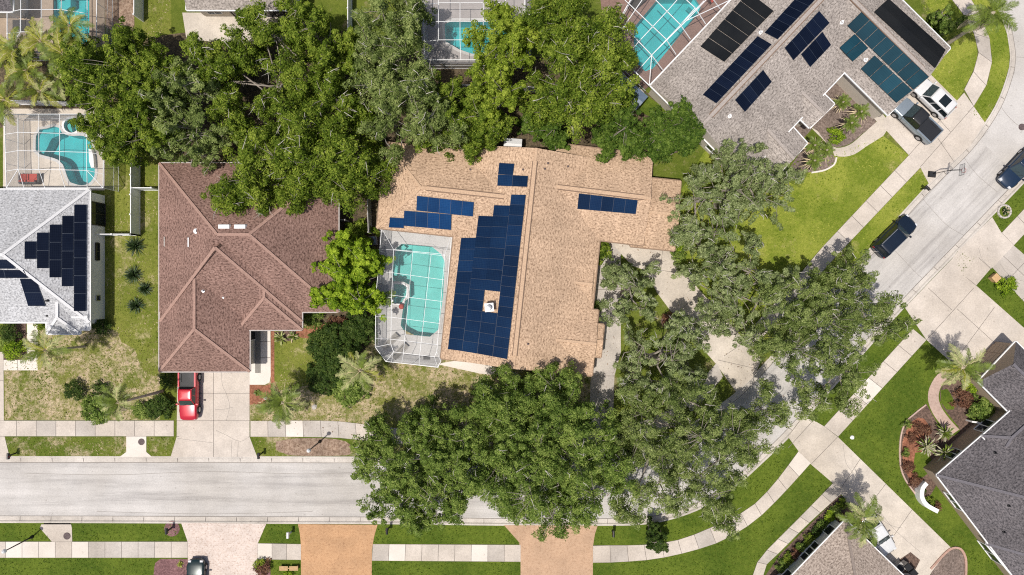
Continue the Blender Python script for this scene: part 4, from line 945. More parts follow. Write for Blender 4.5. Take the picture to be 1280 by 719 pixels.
def dark_set(px, py, label, ang):
    t = thing('outdoor_table_set', label, 'table set', P(px,py), ang); z = Vector((0,0,0))
    mb = MB(); mb.box((0,0,0.72),(1.7,1.0,0.05)); mb.build('table_top', M['bronze'], t, origin=z)
    for x,y in ((-.75,-.4),(.75,-.4),(-.75,.4),(.75,.4)):
        mb = MB(); mb.bar((x,y,0),(x,y,0.69),0.06); mb.build('leg', M['bronze'], t, origin=z)
    return t
def chair(px, py, ang, label, mat='bronze', group=None, seat='fabric'):
    t = thing('patio_chair', label, 'chair', P(px,py), ang, group); z = Vector((0,0,0))
    mb = MB(); mb.box((0,0,0.43),(0.5,0.5,0.06)); mb.build('seat', M[seat], t, origin=z)
    mb = MB(); mb.hexa([(-0.25,0.2,0.46),(0.25,0.2,0.46),(0.25,0.26,0.46),(-0.25,0.26,0.46)],[(-0.25,0.3,0.92),(0.25,0.3,0.92),(0.25,0.35,0.92),(-0.25,0.35,0.92)]); mb.build('backrest', M[mat], t, origin=z)
    for x,y in ((-.22,-.22),(.22,-.22),(-.22,.22),(.22,.22)):
        mb = MB(); mb.bar((x,y,0),(x,y,0.40),0.04); mb.build('leg', M[mat], t, origin=z)
dark_set(795,5,'dark outdoor table on the red-brown deck at the top edge', 0.7)
chair(887,3,2.3,'red-cushioned chair at the top right of the red-brown pool deck', seat='redfabric')
dark_set(33,35,'dark outdoor table inside the top-left pool cage', 0.0)
chair(36,22,3.1,'dark patio chair above the table in the top-left pool cage')
chair(72,-2,0.2,'dark chair at the edge of the top-left blue pool')
top_thing('stepping_pad', 'cream concrete pad beside the lower corner of the slanting pool cage', 'pad', 797.5,116.5, lambda m: m.box((0,0,0.04),(0.95,0.75,0.10),rz=0.7), M['conc3'], 0.03)
def shed(px, py, ang, label, L, W_, h, roofm, name='garden_shed', wall='greywall'):
    t = thing(name, label, 'shed', P(px,py), ang); z = Vector((0,0,0))
    mb = MB(); mb.box((0,0,h/2-0.03),(L-0.3,W_-0.3,h)); mb.build('wall', M[wall], t, origin=z)
    mb = MB(); 
    for s in (1,-1): mb.hexa([(-L/2,0,h+0.34),(L/2,0,h+0.34),(L/2,s*W_/2,h-0.02),(-L/2,s*W_/2,h-0.02)],[(-L/2,0,h+0.40),(L/2,0,h+0.40),(L/2,s*W_/2,h+0.04),(-L/2,s*W_/2,h+0.04)])
    mb.build('roof', M[roofm], t, origin=z)
shed(782,122,-0.72,'blue-grey roofed shed tucked under the tree beside the slanting pool cage',3.4,1.8,1.9,'tarp')
def acbox(px, py, ang, label, name='air_conditioner', L=0.85, h=0.8, mat='greyboard'):
    t = thing(name, label, 'air conditioner', P(px,py), ang); z = Vector((0,0,0))
    mb = MB(); mb.box((0,0,h/2),(L,L,h)); mb.build('case', M[mat], t, origin=z)
    mb = MB(); mb.disc((0,0,0),L*0.42,h+0.002,h+0.04,20); mb.build('fan_grille', M['black'], t, origin=z)
    mb = MB(); mb.box((0,0,0.03),(L+0.2,L+0.2,0.09)); mb.build('pad', M['conc'], t, origin=z)
shed(641,184.5,-0.08,'small white flat-sided shed against the top wall of the tan house',1.75,1.15,1.5,'white',wall='white')
acbox(466,301,0.1,'teal-grey round-topped pool heater between the fence and the pool cage', L=0.7, mat='tarp')
acbox(1120,706,0.7,'grey air conditioner beside the driveway at the lower right')
def bin_(px, py, ang, label, mat, group):
    t = thing('wheelie_bin', label, 'bin', P(px,py,0)+Vector((0,0,0.034)), ang, group); z = Vector((0,0,0))
    mb = MB(); mb.box((0,0,0.52),(0.52,0.6,0.92),taper=1.12); mb.build('body', M[mat], t, origin=z)
    mb = MB(); mb.box((0,0,1.02),(0.62,0.70,0.07),taper=0.9); mb.build('lid', M['black'], t, origin=z)
    for x in (-.24,.24):
        mb = MB(); mb.tube([(x-.04,-.3,.12),(x+.04,-.3,.12)],0.12,10); mb.build('wheel', M['black'], t, origin=z)
bin_(1128,704,0.7,'grey wheelie bin with a black lid beside the lower-right driveway','greyboard','bins beside the lower-right driveway')
bin_(1135,711,0.7,'black wheelie bin, lower of the two beside the lower-right driveway','black','bins beside the lower-right driveway')
# ------------------------------------------------------------------ foliage
def leaves_mesh(name, pos, nrm, size, tint, mats, rng, aspect=0.55):
    """one small bent diamond per leaf spray"""
    n = len(pos); t = rng.normal(size=(n,3)); t -= nrm*(t*nrm).sum(1)[:,None]; t /= np.linalg.norm(t,axis=1)[:,None]+1e-9
    b = np.cross(nrm, t); l = (size*np.clip(rng.lognormal(-0.08,0.34,n),0.4,1.9))[:,None]; w = l*aspect*rng.uniform(0.7,1.2,n)[:,None]
    v = np.empty((n,4,3)); v[:,0] = pos-t*l*0.5; v[:,1] = pos-b*w*0.5-nrm*l*0.06; v[:,2] = pos+t*l*0.5; v[:,3] = pos+b*w*0.5-nrm*l*0.06
    me = bpy.data.meshes.new(name); me.vertices.add(n*4); me.vertices.foreach_set('co', v.astype(np.float32).ravel())
    me.loops.add(n*4); me.loops.foreach_set('vertex_index', np.arange(n*4, dtype=np.int32))
    me.polygons.add(n); me.polygons.foreach_set('loop_start', np.arange(0,n*4,4,dtype=np.int32)); me.polygons.foreach_set('loop_total', np.full(n,4,dtype=np.int32))
    at = me.attributes.new('tint','FLOAT','POINT'); at.data.foreach_set('value', np.repeat(np.clip(tint,0,1),4).astype(np.float32))
    for m in mats: me.materials.append(m)
    me.update(); return me
def cloud(rng, C, rad, per, size, flat=0.75, up=0.45, shell=0.45, tone=None):
    """leaf sprays on the outside of clumps: C centres, rad radii"""
    idx = np.repeat(np.arange(len(C)), per); n = len(idx); d = rng.normal(size=(n,3)); d /= np.linalg.norm(d,axis=1)[:,None]
    low = d[:,2] < -0.25; d[low,2] *= -0.6; d /= np.linalg.norm(d,axis=1)[:,None]
    r = rad[idx]*(shell+(1-shell)*rng.random(n)**0.6)
    # ragged clump edges
    r *= 1+0.28*np.sin(d[:,0]*5+idx*1.7)*np.cos(d[:,1]*6+idx*2.3)
    p = C[idx]+d*r[:,None]*np.array([1,1,flat])
    nr = d*0.7+np.array([0,0,up+0.2])+rng.normal(size=(n,3))*0.33; nr /= np.linalg.norm(nr,axis=1)[:,None]
    ct = rng.normal(0,0.15,len(C)) if tone is None else tone
    t = 0.36+ct[idx]+rng.normal(0,0.22,n)+0.26*d[:,2]  # outer leaves are paler; the upward tint also paints in lit clump tops
    return p, nr, size, t
def tree(name, label, lobes, h, leaf, bark='bark', dens=1.0, clump=0.85, size=0.24, seed=0, twigs=0.0, group=None, base=None, cat='tree', per=150, thin=1.0, flat=0.55):
    """lobes: (px, py, radius in px[, height factor]) - the domes of the crown as they show from above"""
    rng = np.random.default_rng(seed+100); rr = random.Random(seed+5)
    L = []
    for lb in lobes:
        k = lb[3] if len(lb) > 3 else 1.0; hz = h*k; rad = lb[2]/S*(1-hz*0.75/H); c = P(lb[0],lb[1],hz*0.72); L.append((c, rad, hz))
    if base is None:
        big_ = max(L, key=lambda q: q[1]); b0 = Vector((big_[0].x, big_[0].y, 0))
        if len(L) > 2: b0 = sum((Vector((c.x,c.y,0))*r for c,r,_ in L), Vector())/sum(r for _,r,_ in L)
    else: b0 = P(*base)
    t = thing(name, label, cat, b0, group=group)
    # small side domes make the outline uneven
    nmain = len(L); par = list(range(nmain))
    for pi_, (c, rad, hz) in enumerate(list(L)):
        for k in range(3):
            a = rr.uniform(0,6.28); f = rr.uniform(0.30,0.46); L.append((c+Vector((math.cos(a),math.sin(a),0))*rad*rr.uniform(0.72,0.98), rad*f, hz*rr.uniform(0.74,0.95))); par.append(pi_)
    CC, RR, own, TC, TR, TT, BR = [], [], [], [], [], [], []
    bq = rng.uniform(0,6.28,8); bw = 2*math.pi/(2.6*(0.8+0.5*clump))
    def bough(x, y):
        # boughs about two metres across: high rounded tops with deep creases between them
        u = x+0.7*math.sin(y*bw*0.6+bq[0]); v = y+0.7*math.sin(x*bw*0.6+bq[1])
        return (math.sin(u*bw+bq[2])+math.sin(v*bw+bq[3])+0.7*math.sin((u+v)*bw*0.63+bq[4])+0.6*math.sin((u-v)*bw*0.8+bq[5]))/1.8
    for li, (c, rad, hz) in enumerate(L):
        nb = int(dens*1.9*rad*rad)+5; ph = rng.uniform(0,6.28,3); gap = rng.uniform(0,6.28)
        for i in range(nb):
            a = i*2.39996+rng.normal(0,0.3); q = math.sqrt((i+0.5)/nb)
            if rng.random() > thin: continue
            if q > 0.6 and math.cos(a-gap) > 0.93: continue
            q *= 1+0.14*math.sin(2*a+ph[0])+0.10*math.sin(5*a+ph[1])
            top = math.sqrt(max(0.0,1-min(q,1)**2))
            end = np.array([c.x+math.cos(a)*q*rad, c.y+math.sin(a)*q*rad, hz*(0.56+0.36*top*rng.uniform(0.75,1.2)-(0.22*rng.random() if rng.random()<0.4 else 0))])
            bg_ = bough(end[0],end[1]); end[2] += 0.6*bg_ if bg_ > -0.42 else -1.9-0.8*rng.random()
            if bg_ < -0.75 and rng.random() < 0.5: continue
            st = np.array([c.x+math.cos(a)*q*rad*0.3, c.y+math.sin(a)*q*rad*0.3, hz*0.52+0.2*(end[2]-hz*0.52)])
            ln = np.linalg.norm(end-st); tt = rng.normal(0,0.10)+0.09*max(-1,bg_); kk = 3+int(ln*1.3)  # tint lightens high boughs and darkens creases, painting light into the leaves
            for t_ in np.linspace(max(0.35,1-1.9/max(ln,0.5)),1.04,kk):
                p = st+(end-st)*t_; p[2] += 0.25*math.sin(t_*3.1)
                TC.append(p+rng.normal(size=3)*np.array([.26,.26,.16])*clump*1.3); TR.append(clump*(0.78-0.34*t_)*rng.uniform(0.75,1.3)); TT.append(tt+rng.normal(0,0.06))
            CC.append(tuple(end)); RR.append(clump); own.append(li); BR.append((Vector(st), Vector(end)))
    CC = np.array(CC); RR = np.array(RR); TC = np.array(TC); TR = np.array(TR)
    p, nr, s, ti = cloud(rng, TC, TR, max(8,int(per*0.62)), size*0.67, tone=np.array(TT))
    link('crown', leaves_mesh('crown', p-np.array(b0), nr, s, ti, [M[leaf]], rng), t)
    # wood
    tk = MB(); fork = Vector((b0.x,b0.y,h*0.30)); r0 = 0.10+0.024*h+0.012*sum(r for _,r,_ in L)/len(L)
    tk.tube([b0-Vector((0,0,0.1)), b0+Vector((0.04,0.02,0.25)), b0.lerp(fork,0.6)+Vector((0.08,-0.05,0)), fork], [r0*1.5,r0*1.1,r0*0.95,r0*0.85], 8)
    tk.build('trunk', M[bark], t, smooth=True)
    lm = MB()
    for li, (c, rad, hz) in enumerate(L):
        hub = Vector((c.x,c.y,hz*0.50)); r1 = r0*0.5*min(1,(3.5/nmain)**0.5)
        if li < nmain: o_ = fork-Vector((0,0,0.1)) if (li < 4 or nmain < 5) else Vector((L[li%4][0].x,L[li%4][0].y,L[li%4][2]*0.48))
        else: c0, _, h0 = L[par[li]]; o_ = Vector((c0.x,c0.y,h0*0.48)); r1 *= 0.5
        mid = o_.lerp(hub,0.5)+Vector((rr.uniform(-.5,.5),rr.uniform(-.5,.5),0.25)); lm.tube([o_, mid, hub], [r1*1.0,r1*0.75,r1*0.5], 6, cap=False)
        done = []
        for n_, i in enumerate([k for k in range(len(CC)) if own[k] == li]):
            st, en = BR[i]; m = st.lerp(en,0.5)+Vector((rr.uniform(-.2,.2),rr.uniform(-.2,.2),0.15))
            if n_ % 5 == 0 or not done: pts = [hub, hub.lerp(st,0.6)+Vector((rr.uniform(-.2,.2),rr.uniform(-.2,.2),-0.1)), m, en]; rs = [r1*0.36,r1*0.26+0.01,0.03,0.012]; done.append((m,en))
            else:
                s0, s1 = min(done, key=lambda q: (q[0]-m).length); b_ = s0.lerp(s1, rr.uniform(0,0.45)); pts = [b_, b_.lerp(en,0.5)+Vector((rr.uniform(-.15,.15),rr.uniform(-.15,.15),0.1)), en]; rs = [0.035,0.022,0.010]
            lm.tube(pts, rs, 4, cap=False)
    if twigs:
        tw = MB(); n = int(twigs*len(CC))
        for i in rng.integers(0,len(CC),n):
            c = Vector(CC[i]); a = rr.uniform(0,6.28); l = RR[i]*rr.uniform(0.7,1.35); up_ = rr.uniform(-0.1,0.55)
            d = Vector((math.cos(a),math.sin(a),up_)); s0 = c+Vector((rr.uniform(-.3,.3),rr.uniform(-.3,.3),RR[i]*rr.uniform(0.15,0.55))); pts = [s0, s0+d*l*0.5+Vector((rr.uniform(-.12,.12),rr.uniform(-.12,.12),0.05)), s0+d*l]
            tw.tube(pts, [0.034,0.024,0.008], 3, cap=False)
            e = pts[1]+Vector((rr.uniform(-.5,.5),rr.uniform(-.5,.5),rr.uniform(0,.25)))*l*0.6; tw.tube([pts[1], e], [0.02,0.006], 3, cap=False)
        o = len(lm.v); lm.v += tw.v; lm.uv += tw.uv; lm.f += [tuple(k+o for k in f) for f in tw.f]; lm.m += [1]*len(tw.f)
    lm.build('limb', [M[bark], M['palebark']], t)
    return t
def shrub(label, px, py, rpx, h, leaf, seed, name='shrub', size=0.16, per=90, lob=None, group=None, cat='shrub', clump=0.34):
    rng = np.random.default_rng(seed+900); rad = rpx/S; b0 = P(px,py,0)
    if h > 1.2: b0 = P(px,py,h*0.5); b0.z = 0
    ell = lob or (1,1,0); n = max(5, int(rad*rad*3.14*ell[0]*ell[1]/(clump*clump*1.1)))
    C = []; ca, sa = math.cos(ell[2]), math.sin(ell[2])
    for i in range(n):
        a = i*2.39996+rng.normal(0,0.3); q = math.sqrt((i+0.5)/n)*(1+0.12*math.sin(3*a+seed)+0.1*math.sin(5*a+seed*2)); x, y = math.cos(a)*q*rad*ell[0], math.sin(a)*q*rad*ell[1]
        C.append((x*ca-y*sa, x*sa+y*ca, h*(0.25+0.6*math.sqrt(max(0,1-min(1,q)**2))*rng.uniform(0.8,1.15))))
    C = np.array(C); p, nr, s, ti = cloud(rng, C, np.full(n,clump)*rng.uniform(0.7,1.25,n), per, size)
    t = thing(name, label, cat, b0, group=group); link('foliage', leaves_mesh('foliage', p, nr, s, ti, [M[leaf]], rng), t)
    mb = MB()
    for i in range(min(n,14)):
        e = Vector(C[i*max(1,n//14) % n]); mb.tube([b0+Vector((0,0,-0.03)), b0+e*0.5+Vector((0,0,0.1)), b0+e], [0.03,0.022,0.01], 4, cap=False)
    mb.build('stem', M['bark'], t)
    return t
# ------------------------------------------------------------------ palms
def frond_mesh(name, L=2.6, droop=0.9, rise=0.35, leaf=0.62, n=30, mat='frond', seed=0, w=0.05, vee=0.35):
    rr = random.Random(seed); mb = MB(); pts = []
    for i in range(13):
        t = i/12; pts.append(Vector((L*(t-0.14*t*t*droop), 0.10*L*math.sin(t*2.0)*rr.uniform(-1,1)*0.3, L*(rise*t-droop*0.62*t*t))))
    mb.tube(pts, [0.035*(1-0.8*i/12)+0.006 for i in range(13)], 4, 1)
    for i in range(n):
        t = 0.12+0.87*i/(n-1); f = t*12; k = min(11,int(f)); p = pts[k].lerp(pts[k+1], f-k); d = (pts[k+1]-pts[k]).normalized()
        l = leaf*math.sin(math.pi*min(0.97,0.16+0.80*t))**0.7*rr.uniform(0.8,1.15)
        for s in (-1,1):
            side = Vector((0,s,0)); tip = p+d*l*0.55+side*l*0.78+Vector((0,0,l*(vee-0.55*rr.random()-0.2*t)))
            m = p+(d*0.34+side*0.46)*l+Vector((0,0,l*vee*0.5)); o = d*w
            mb.face([p-o*0.5, p+o*0.5, m+o*0.6, m-o*0.6]); mb.face([m-o*0.6, m+o*0.6, tip])
    me = MBmesh(mb, name, [M[mat], M['froddry'] if mat != 'frond' else M['frond']]); return me
def MBmesh(mb, name, mats):
    me = bpy.data.meshes.new(name); me.from_pydata([tuple(v) for v in mb.v], [], mb.f)
    for m in mats: me.materials.append(m)
    me.polygons.foreach_set('material_index', mb.m); me.update(); return me
FR = {k: [frond_mesh('frond', mat=m, seed=i+q, **kw) for i in range(3)] for q,(k,m,kw) in enumerate((
    ('green','frond',dict(L=2.5)), ('yellow','frondyellow',dict(L=2.4,droop=1.1)), ('dry','froddry',dict(L=2.4,droop=1.5,rise=0.1,leaf=0.5)), ('pale','pale_frond',dict(L=2.5,droop=1.0)),
    ('short','frond',dict(L=1.35,droop=0.8,leaf=0.42,n=24,w=0.04)), ('shortdry','froddry',dict(L=1.5,droop=1.1,leaf=0.42,n=14,rise=0.15,w=0.025))))}
def palm(label, crown, base, h, mix_=(('green',12),('dry',3)), scale=1.0, seed=0, r=0.16, group=None, name='palm_tree', skirt=0):
    """crown: where the head of leaves shows; base: foot of the trunk"""
    rr = random.Random(seed); b = P(*base); top = P(*crown, h); t = thing(name, label, 'palm', b, group=group)
    mb = MB(); mid = b.lerp(top,0.5); mid.x = b.x*0.62+top.x*0.38; mid.y = b.y*0.62+top.y*0.38
    pts = [b-Vector((0,0,0.1)), b.lerp(mid,0.5), mid, mid.lerp(top,0.55), top]
    mb.tube(pts, [r*1.35,r*1.05,r,r*0.95,r*0.85], 8); mb.lathe(top-Vector((0,0,0.35)), [(r*0.9,0),(r*1.5,0.25),(r*1.1,0.5),(0.02,0.8)], 8); mb.build('trunk', M['palmbark'], t, smooth=True)
    k = 0; tot = sum(q[1] for q in mix_)
    for kind, n in mix_:
        for i in range(n):
            k += 1; a = k*2.39996+rr.uniform(-0.25,0.25); el = rr.uniform(-0.10,0.85) if 'dry' not in kind else rr.uniform(-0.85,-0.25)
            o = link('frond', rr.choice(FR[kind]), t); o.location = top-b; s_ = scale*rr.uniform(0.8,1.15)
            o.rotation_euler = (rr.uniform(-0.3,0.3), -el, a); o.scale = (s_,s_,s_)
    if skirt:
        m = MB(); o = top-Vector((0,0,0.15))
        for i in range(34):
            a = i*2.39996+rr.uniform(-.2,.2); l = skirt*rr.uniform(0.65,1.2); el = rr.uniform(-0.45,0.15); d = Vector((math.cos(a)*math.cos(el),math.sin(a)*math.cos(el),math.sin(el))); s = Vector((-math.sin(a),math.cos(a),0))*rr.uniform(.025,.055)
            p1 = o+d*l*0.5; p2 = o+d*l+Vector((0,0,-0.25*l)); m.face([o-s*.5,o+s*.5,p1+s,p1-s]); m.face([p1-s,p1+s,p2])
        m.build('dead_frond_skirt', M['froddry'], t)
    return t
def rosette(label, px, py, r, n, mat, seed, h=0.0, name='spiky_plant', cat='plant', up=(0.1,1.2), width=0.06, group=None, trunk=0.0, two=None):
    rr = random.Random(seed); b = P(px,py,trunk); b.z = 0; mb = MB()
    if trunk: mb.tube([(0,0,-0.05),(0.02,0,trunk*0.5),(0,0,trunk)],[0.11,0.09,0.08],7,2)
    for i in range(n):
        a = i*2.39996; e = up[0]+(up[1]-up[0])*rr.random(); l = r*rr.uniform(0.75,1.15); d = Vector((math.cos(a)*math.cos(e), math.sin(a)*math.cos(e), math.sin(e))); s = Vector((-math.sin(a),math.cos(a),0))*width
        p0 = Vector((0,0,trunk+0.03)); p1 = p0+d*l*0.45; p2 = p0+d*l*0.8-Vector((0,0,0.06*l)); p3 = p0+d*l-Vector((0,0,0.22*l)); mi = 1 if (two and rr.random() < two[1]) else 0
        mb.face([p0-s*0.5,p0+s*0.5,p1+s,p1-s],mi); mb.face([p1-s,p1+s,p2+s*0.7,p2-s*0.7],mi); mb.face([p2-s*0.7,p2+s*0.7,p3],mi)
    o = mb.build(name, [M[mat], M[two[0]] if two else M[mat], M['palmbark']], None, origin=Vector((0,0,0))); o.location = b
    return tag(o, label, cat, group)

def scatter(name, polys, per_m2, size, leaf, seed, z=0.02, avoid=(), cap=120000, world=None):
    """blades or fallen leaves lying over an area too fine to count"""
    rng = np.random.default_rng(seed); out = []
    def inside(pl, x, y):
        r = np.zeros(len(x), bool); n = len(pl); j = n-1
        for i in range(n):
            (xi,yi),(xj,yj) = pl[i], pl[j]; c = ((yi > y) != (yj > y)) & (x < (xj-xi)*(y-yi)/((yj-yi)+1e-12)+xi); r ^= c; j = i
        return r
    for pl in polys:
        w = [(P(*q).x,P(*q).y) for q in pl]; x0,x1 = max(-56,min(q[0] for q in w)), min(56,max(q[0] for q in w)); y0,y1 = max(-33,min(q[1] for q in w)), min(33,max(q[1] for q in w))
        if x1 <= x0 or y1 <= y0: continue
        n = min(cap,int((x1-x0)*(y1-y0)*per_m2)); x, y = rng.uniform(x0,x1,n), rng.uniform(y0,y1,n); k = inside(w,x,y)
        for av in avoid: k &= ~inside([(P(*q).x,P(*q).y) for q in av], x, y)
        out.append(np.stack([x[k],y[k],np.full(k.sum(),z)],1))
    p = np.concatenate(out); n = len(p); p[:,2] += rng.uniform(0,0.03,n)
    nr = np.array([0,0,1.0])+rng.normal(size=(n,3))*0.45; nr /= np.linalg.norm(nr,axis=1)[:,None]
    t = 0.45+rng.normal(0,0.16,n)+0.36*np.sin(p[:,0]*0.9+1.3*np.sin(p[:,1]*0.7))*np.cos(p[:,1]*1.1+np.sin(p[:,0]*0.5))
    o = link(name, leaves_mesh(name, p, nr, size, t, [M[leaf]], rng, 0.45)); return tag(o, kind='stuff')
# ------------------------------------------------------------------ vehicles (x forward, metres)
def car_paint(name, c, rough=0.28, metal=0.15):
    return plain(name, c, rough, metal, var=0.05, scale=2, spec=0.5, coat=0.6)
M['carwhite'] = car_paint('white_car_paint', (0.80,0.80,0.80)); M['carsilver'] = car_paint('silver_blue_car_paint', (0.27,0.32,0.37), 0.3, 0.3)
M['carnavy'] = car_paint('black_blue_car_paint', (0.008,0.016,0.032)); M['carred'] = car_paint('red_car_paint', (0.50,0.012,0.030)); M['carblue'] = car_paint('dark_blue_car_paint', (0.012,0.030,0.065))
M['carteal'] = car_paint('dark_green_car_paint', (0.012,0.030,0.032)); M['carblack'] = car_paint('black_top', (0.010,0.011,0.014), 0.6, 0)
M['tyre'] = plain('tyre_rubber', (0.015,0.015,0.015), 0.9); M['rim'] = plain('alloy_rim', (0.42,0.42,0.44), 0.35, 0.7); M['trim'] = plain('black_trim', (0.02,0.02,0.022), 0.6)
M['carglass'] = plain('car_glass', (0.012,0.018,0.022), 0.05, spec=0.7); M['sunglass'] = plain('tinted_windscreen', (0.035,0.055,0.060), 0.05, spec=0.8)
M['lampglass'] = plain('lamp_glass', (0.65,0.66,0.68), 0.15); M['redlamp'] = plain('red_lamp', (0.35,0.01,0.01), 0.2)
def quad_in(a, b, c, d, mx, my):
    f = lambda u, v: a.lerp(b,u).lerp(d.lerp(c,u),v)
    return [f(mx,my), f(1-mx,my), f(1-mx,1-my), f(mx,1-my)]
def car(name, label, cat, px, py, head, paint, L=4.7, W=1.88, Ht=1.68, kind='suv', roof=None, sunroof=None, rails=False, hood=0.99, z0=0.03, group=None, glass='carglass'):
    t = thing(name, label, cat, P(px,py,0.8).xy.to_3d()+Vector((0,0,z0)), math.radians(head), group); O = Vector((0,0,0)); w = W/2; l = L/2; bl = 0.98 if kind != 'sedan' else 0.90
    if kind == 'pickup': bl = 1.08
    if kind == 'pickup': st = [(-1,.90,.55,1.00),(-.985,.97,.42,bl),(-.8,.985,.34,bl),(-.35,.99,.3,bl),(.0,.99,.3,bl),(.34,.99,.3,bl),(.5,.98,.3,bl-.01),(.8,.96,.32,bl-.06),(.93,.90,.36,bl-.12),(.985,.80,.44,.86),(1,.62,.52,.74)]
    elif kind == 'suv': st = [(-1,.70,.5,.84),(-.985,.84,.36,.95),(-.93,.94,.30,bl),(-.7,.99,.25,bl),(-.3,1,.22,bl),(.1,1,.22,bl),(.36,1,.22,bl),(.48,.99,.22,bl-.01),(.76,.965,.25,bl-.08),(.90,.90,.3,bl-.15),(.97,.76,.36,.72),(1,.52,.44,.62)]
    else: st = [(-1,.62,.45,.72),(-.975,.80,.34,.84),(-.90,.92,.28,.90),(-.6,.99,.22,bl),(-.3,1,.2,bl),(.1,1,.2,bl),(.4,.99,.2,bl-.02),(.74,.95,.22,bl-.10),(.90,.87,.27,.70),(.97,.72,.33,.62),(1,.48,.4,.55)]
    mb = MB(); rings = []
    for fx, fw, zl, zt in st:
        hw = w*fw; x = fx*l; h = zt-zl
        half = [(.90,zl),(.99,zl+.22*h),(1.0,zl+.55*h),(.965,zl+.86*h),(.90,zt-.02),(.78,zt+.005),(.40,zt+.03),(0,zt+.04)]
        r = [(x,-hw*a,z) for a,z in half]+[(x,hw*a,z) for a,z in reversed(half[:-1])]; rings.append(r)
    n = len(rings[0])
    for i in range(len(rings)-1):
        for k in range(n-1): mb.face([rings[i][k],rings[i+1][k],rings[i+1][k+1],rings[i][k+1]])
    mb.face(rings[-1]); mb.face(list(reversed(rings[0])))
    body = mb.build('body', M[paint], t, True, O, weld=True)
    # cabin
    if kind == 'suv': xf0, xf1, xr1, xr0 = .44*l, .14*l, -.84*l, -.965*l
    elif kind == 'pickup': xf0, xf1, xr1, xr0 = .44*l, .20*l, -.20*l, -.27*l
    else: xf0, xf1, xr1, xr0 = .40*l, .06*l, -.46*l, -.78*l
    w0, w1 = .90*w, .73*w; zr = Ht-0.05; b0 = bl-0.03
    V = Vector; fb, ft, rb, rt = [V((xf0,-w0,b0)),V((xf0,w0,b0))], [V((xf1,-w1,zr)),V((xf1,w1,zr))], [V((xr0,-w0,b0)),V((xr0,w0,b0))], [V((xr1,-w1,zr)),V((xr1,w1,zr))]
    cb = MB(); cb.hexa([rb[0],fb[0],fb[1],rb[1]], [rt[0],ft[0],ft[1],rt[1]]); rp = roof or paint
    cb.build('cabin', M[rp], t, origin=O)
    rf = MB(); R_ = []
    for s_, z in ((1.0,zr-0.02),(1.015,zr+0.005),(0.97,zr+0.035),(0.80,zr+0.055),(0.4,zr+0.065)):
        cx = (xf1+xr1)/2; hx = (xf1-xr1)/2; ring = []
        for k in range(24):
            a = k*2*math.pi/24; ca, sa = math.cos(a), math.sin(a); e = 0.22
            ring.append((cx+hx*s_*math.copysign(abs(ca)**e,ca), w1*s_*math.copysign(abs(sa)**e,sa), z))
        R_.append(ring)
    for i in range(4):
        for k in range(24): j=(k+1)%24; rf.face([R_[i][k],R_[i][j],R_[i+1][j],R_[i+1][k]])
    rf.face(R_[-1]); roofo = rf.build('roof', M[rp], t, True, O, weld=True)
    if sunroof:
        sr = MB(); sr.box(((xf1+xr1)/2+sunroof*(xf1-xr1)/2,0,zr+0.058),(0.95,w1*1.45,0.03),taper=.97); sr.build('sunroof', M['carglass'], roofo, origin=O)
    def pane(nm, q, off=0.012, mat=glass):
        nn = (q[1]-q[0]).cross(q[3]-q[0]).normalized(); c = sum(q,V((0,0,0)))/4
        if nn.dot(c-V(((xf0+xr0)/2,0,b0))) < 0: nn = -nn
        g = MB(); g.face([v+nn*off for v in q]); return g.build(nm, M[mat], t, origin=O)
    pane('windshield', quad_in(fb[0],fb[1],ft[1],ft[0],.05,.08), mat='sunglass' if glass=='carglass' else glass); pane('rear_window', quad_in(rb[0],rb[1],rt[1],rt[0],.08,.14))
    nwin = {'suv':3,'sedan':2,'pickup':2}[kind]
    for s in (0,1):
        for k in range(nwin):
            u0, u1 = k/nwin, (k+1)/nwin
            a, b = rb[s].lerp(fb[s],u0), rb[s].lerp(fb[s],u1); c, d = rt[s].lerp(ft[s],u1), rt[s].lerp(ft[s],u0)
            pane('side_window', quad_in(a,b,c,d,.05,.13))
    # wheels with rims, arches
    wr = .40 if kind=='pickup' else (.36 if kind=='suv' else .33)
    for x in (-.60*l,.62*l):
        for s in (-1,1):
            y = s*(w-0.13); m = MB(); m.tube([(x,y-s*.12,wr),(x,y-s*.10,wr),(x,y+s*.12,wr),(x,y+s*.145,wr)],[wr*.9,wr,wr,wr*.93],20); wh = m.build('wheel', M['tyre'], t, origin=O)
            m = MB(); m.tube([(x,y+s*.13,wr),(x,y+s*.155,wr)],[wr*.66,wr*.6],14); m.build('rim', M['rim'], wh, origin=O)
            m = MB(); K = 12
            for k in range(K):
                a0, a1 = math.pi*k/K, math.pi*(k+1)/K; r0, r1 = wr*1.02, wr*1.20; yy = s*(w+0.006)
                m.hexa([(x+r*math.cos(a),yy-s*.06,wr+r*math.sin(a)) for r,a in ((r0,a0),(r1,a0),(r1,a1),(r0,a1))], [(x+r*math.cos(a),yy,wr+r*math.sin(a)) for r,a in ((r0,a0),(r1,a0),(r1,a1),(r0,a1))])
            m.build('wheel_arch', M['trim'], t, origin=O)
    for s in (-1,1):
        m = MB(); m.box((xf0*0.86,s*(w0+0.16),bl+0.06),(0.16,0.24,0.15),taper=.8); m.build('mirror', M[paint], t, origin=O)
        m = MB(); m.box((.925*l,s*w*.64,(bl-.22)),(0.22,0.34,0.13),taper=.8); m.build('headlight', M['lampglass'], t, origin=O)
        m = MB(); m.box((-.955*l,s*w*.74,bl-.12),(0.16,0.26,0.2),taper=.85); m.build('taillight', M['redlamp'], t, origin=O)
        m = MB()
        for xx in ((xf0+xr0)/2+.06*l, xf0*.80): m.bar((xx,s*(w+0.004),.42),(xx,s*(w*.985),bl-.06),0.014,0.01)
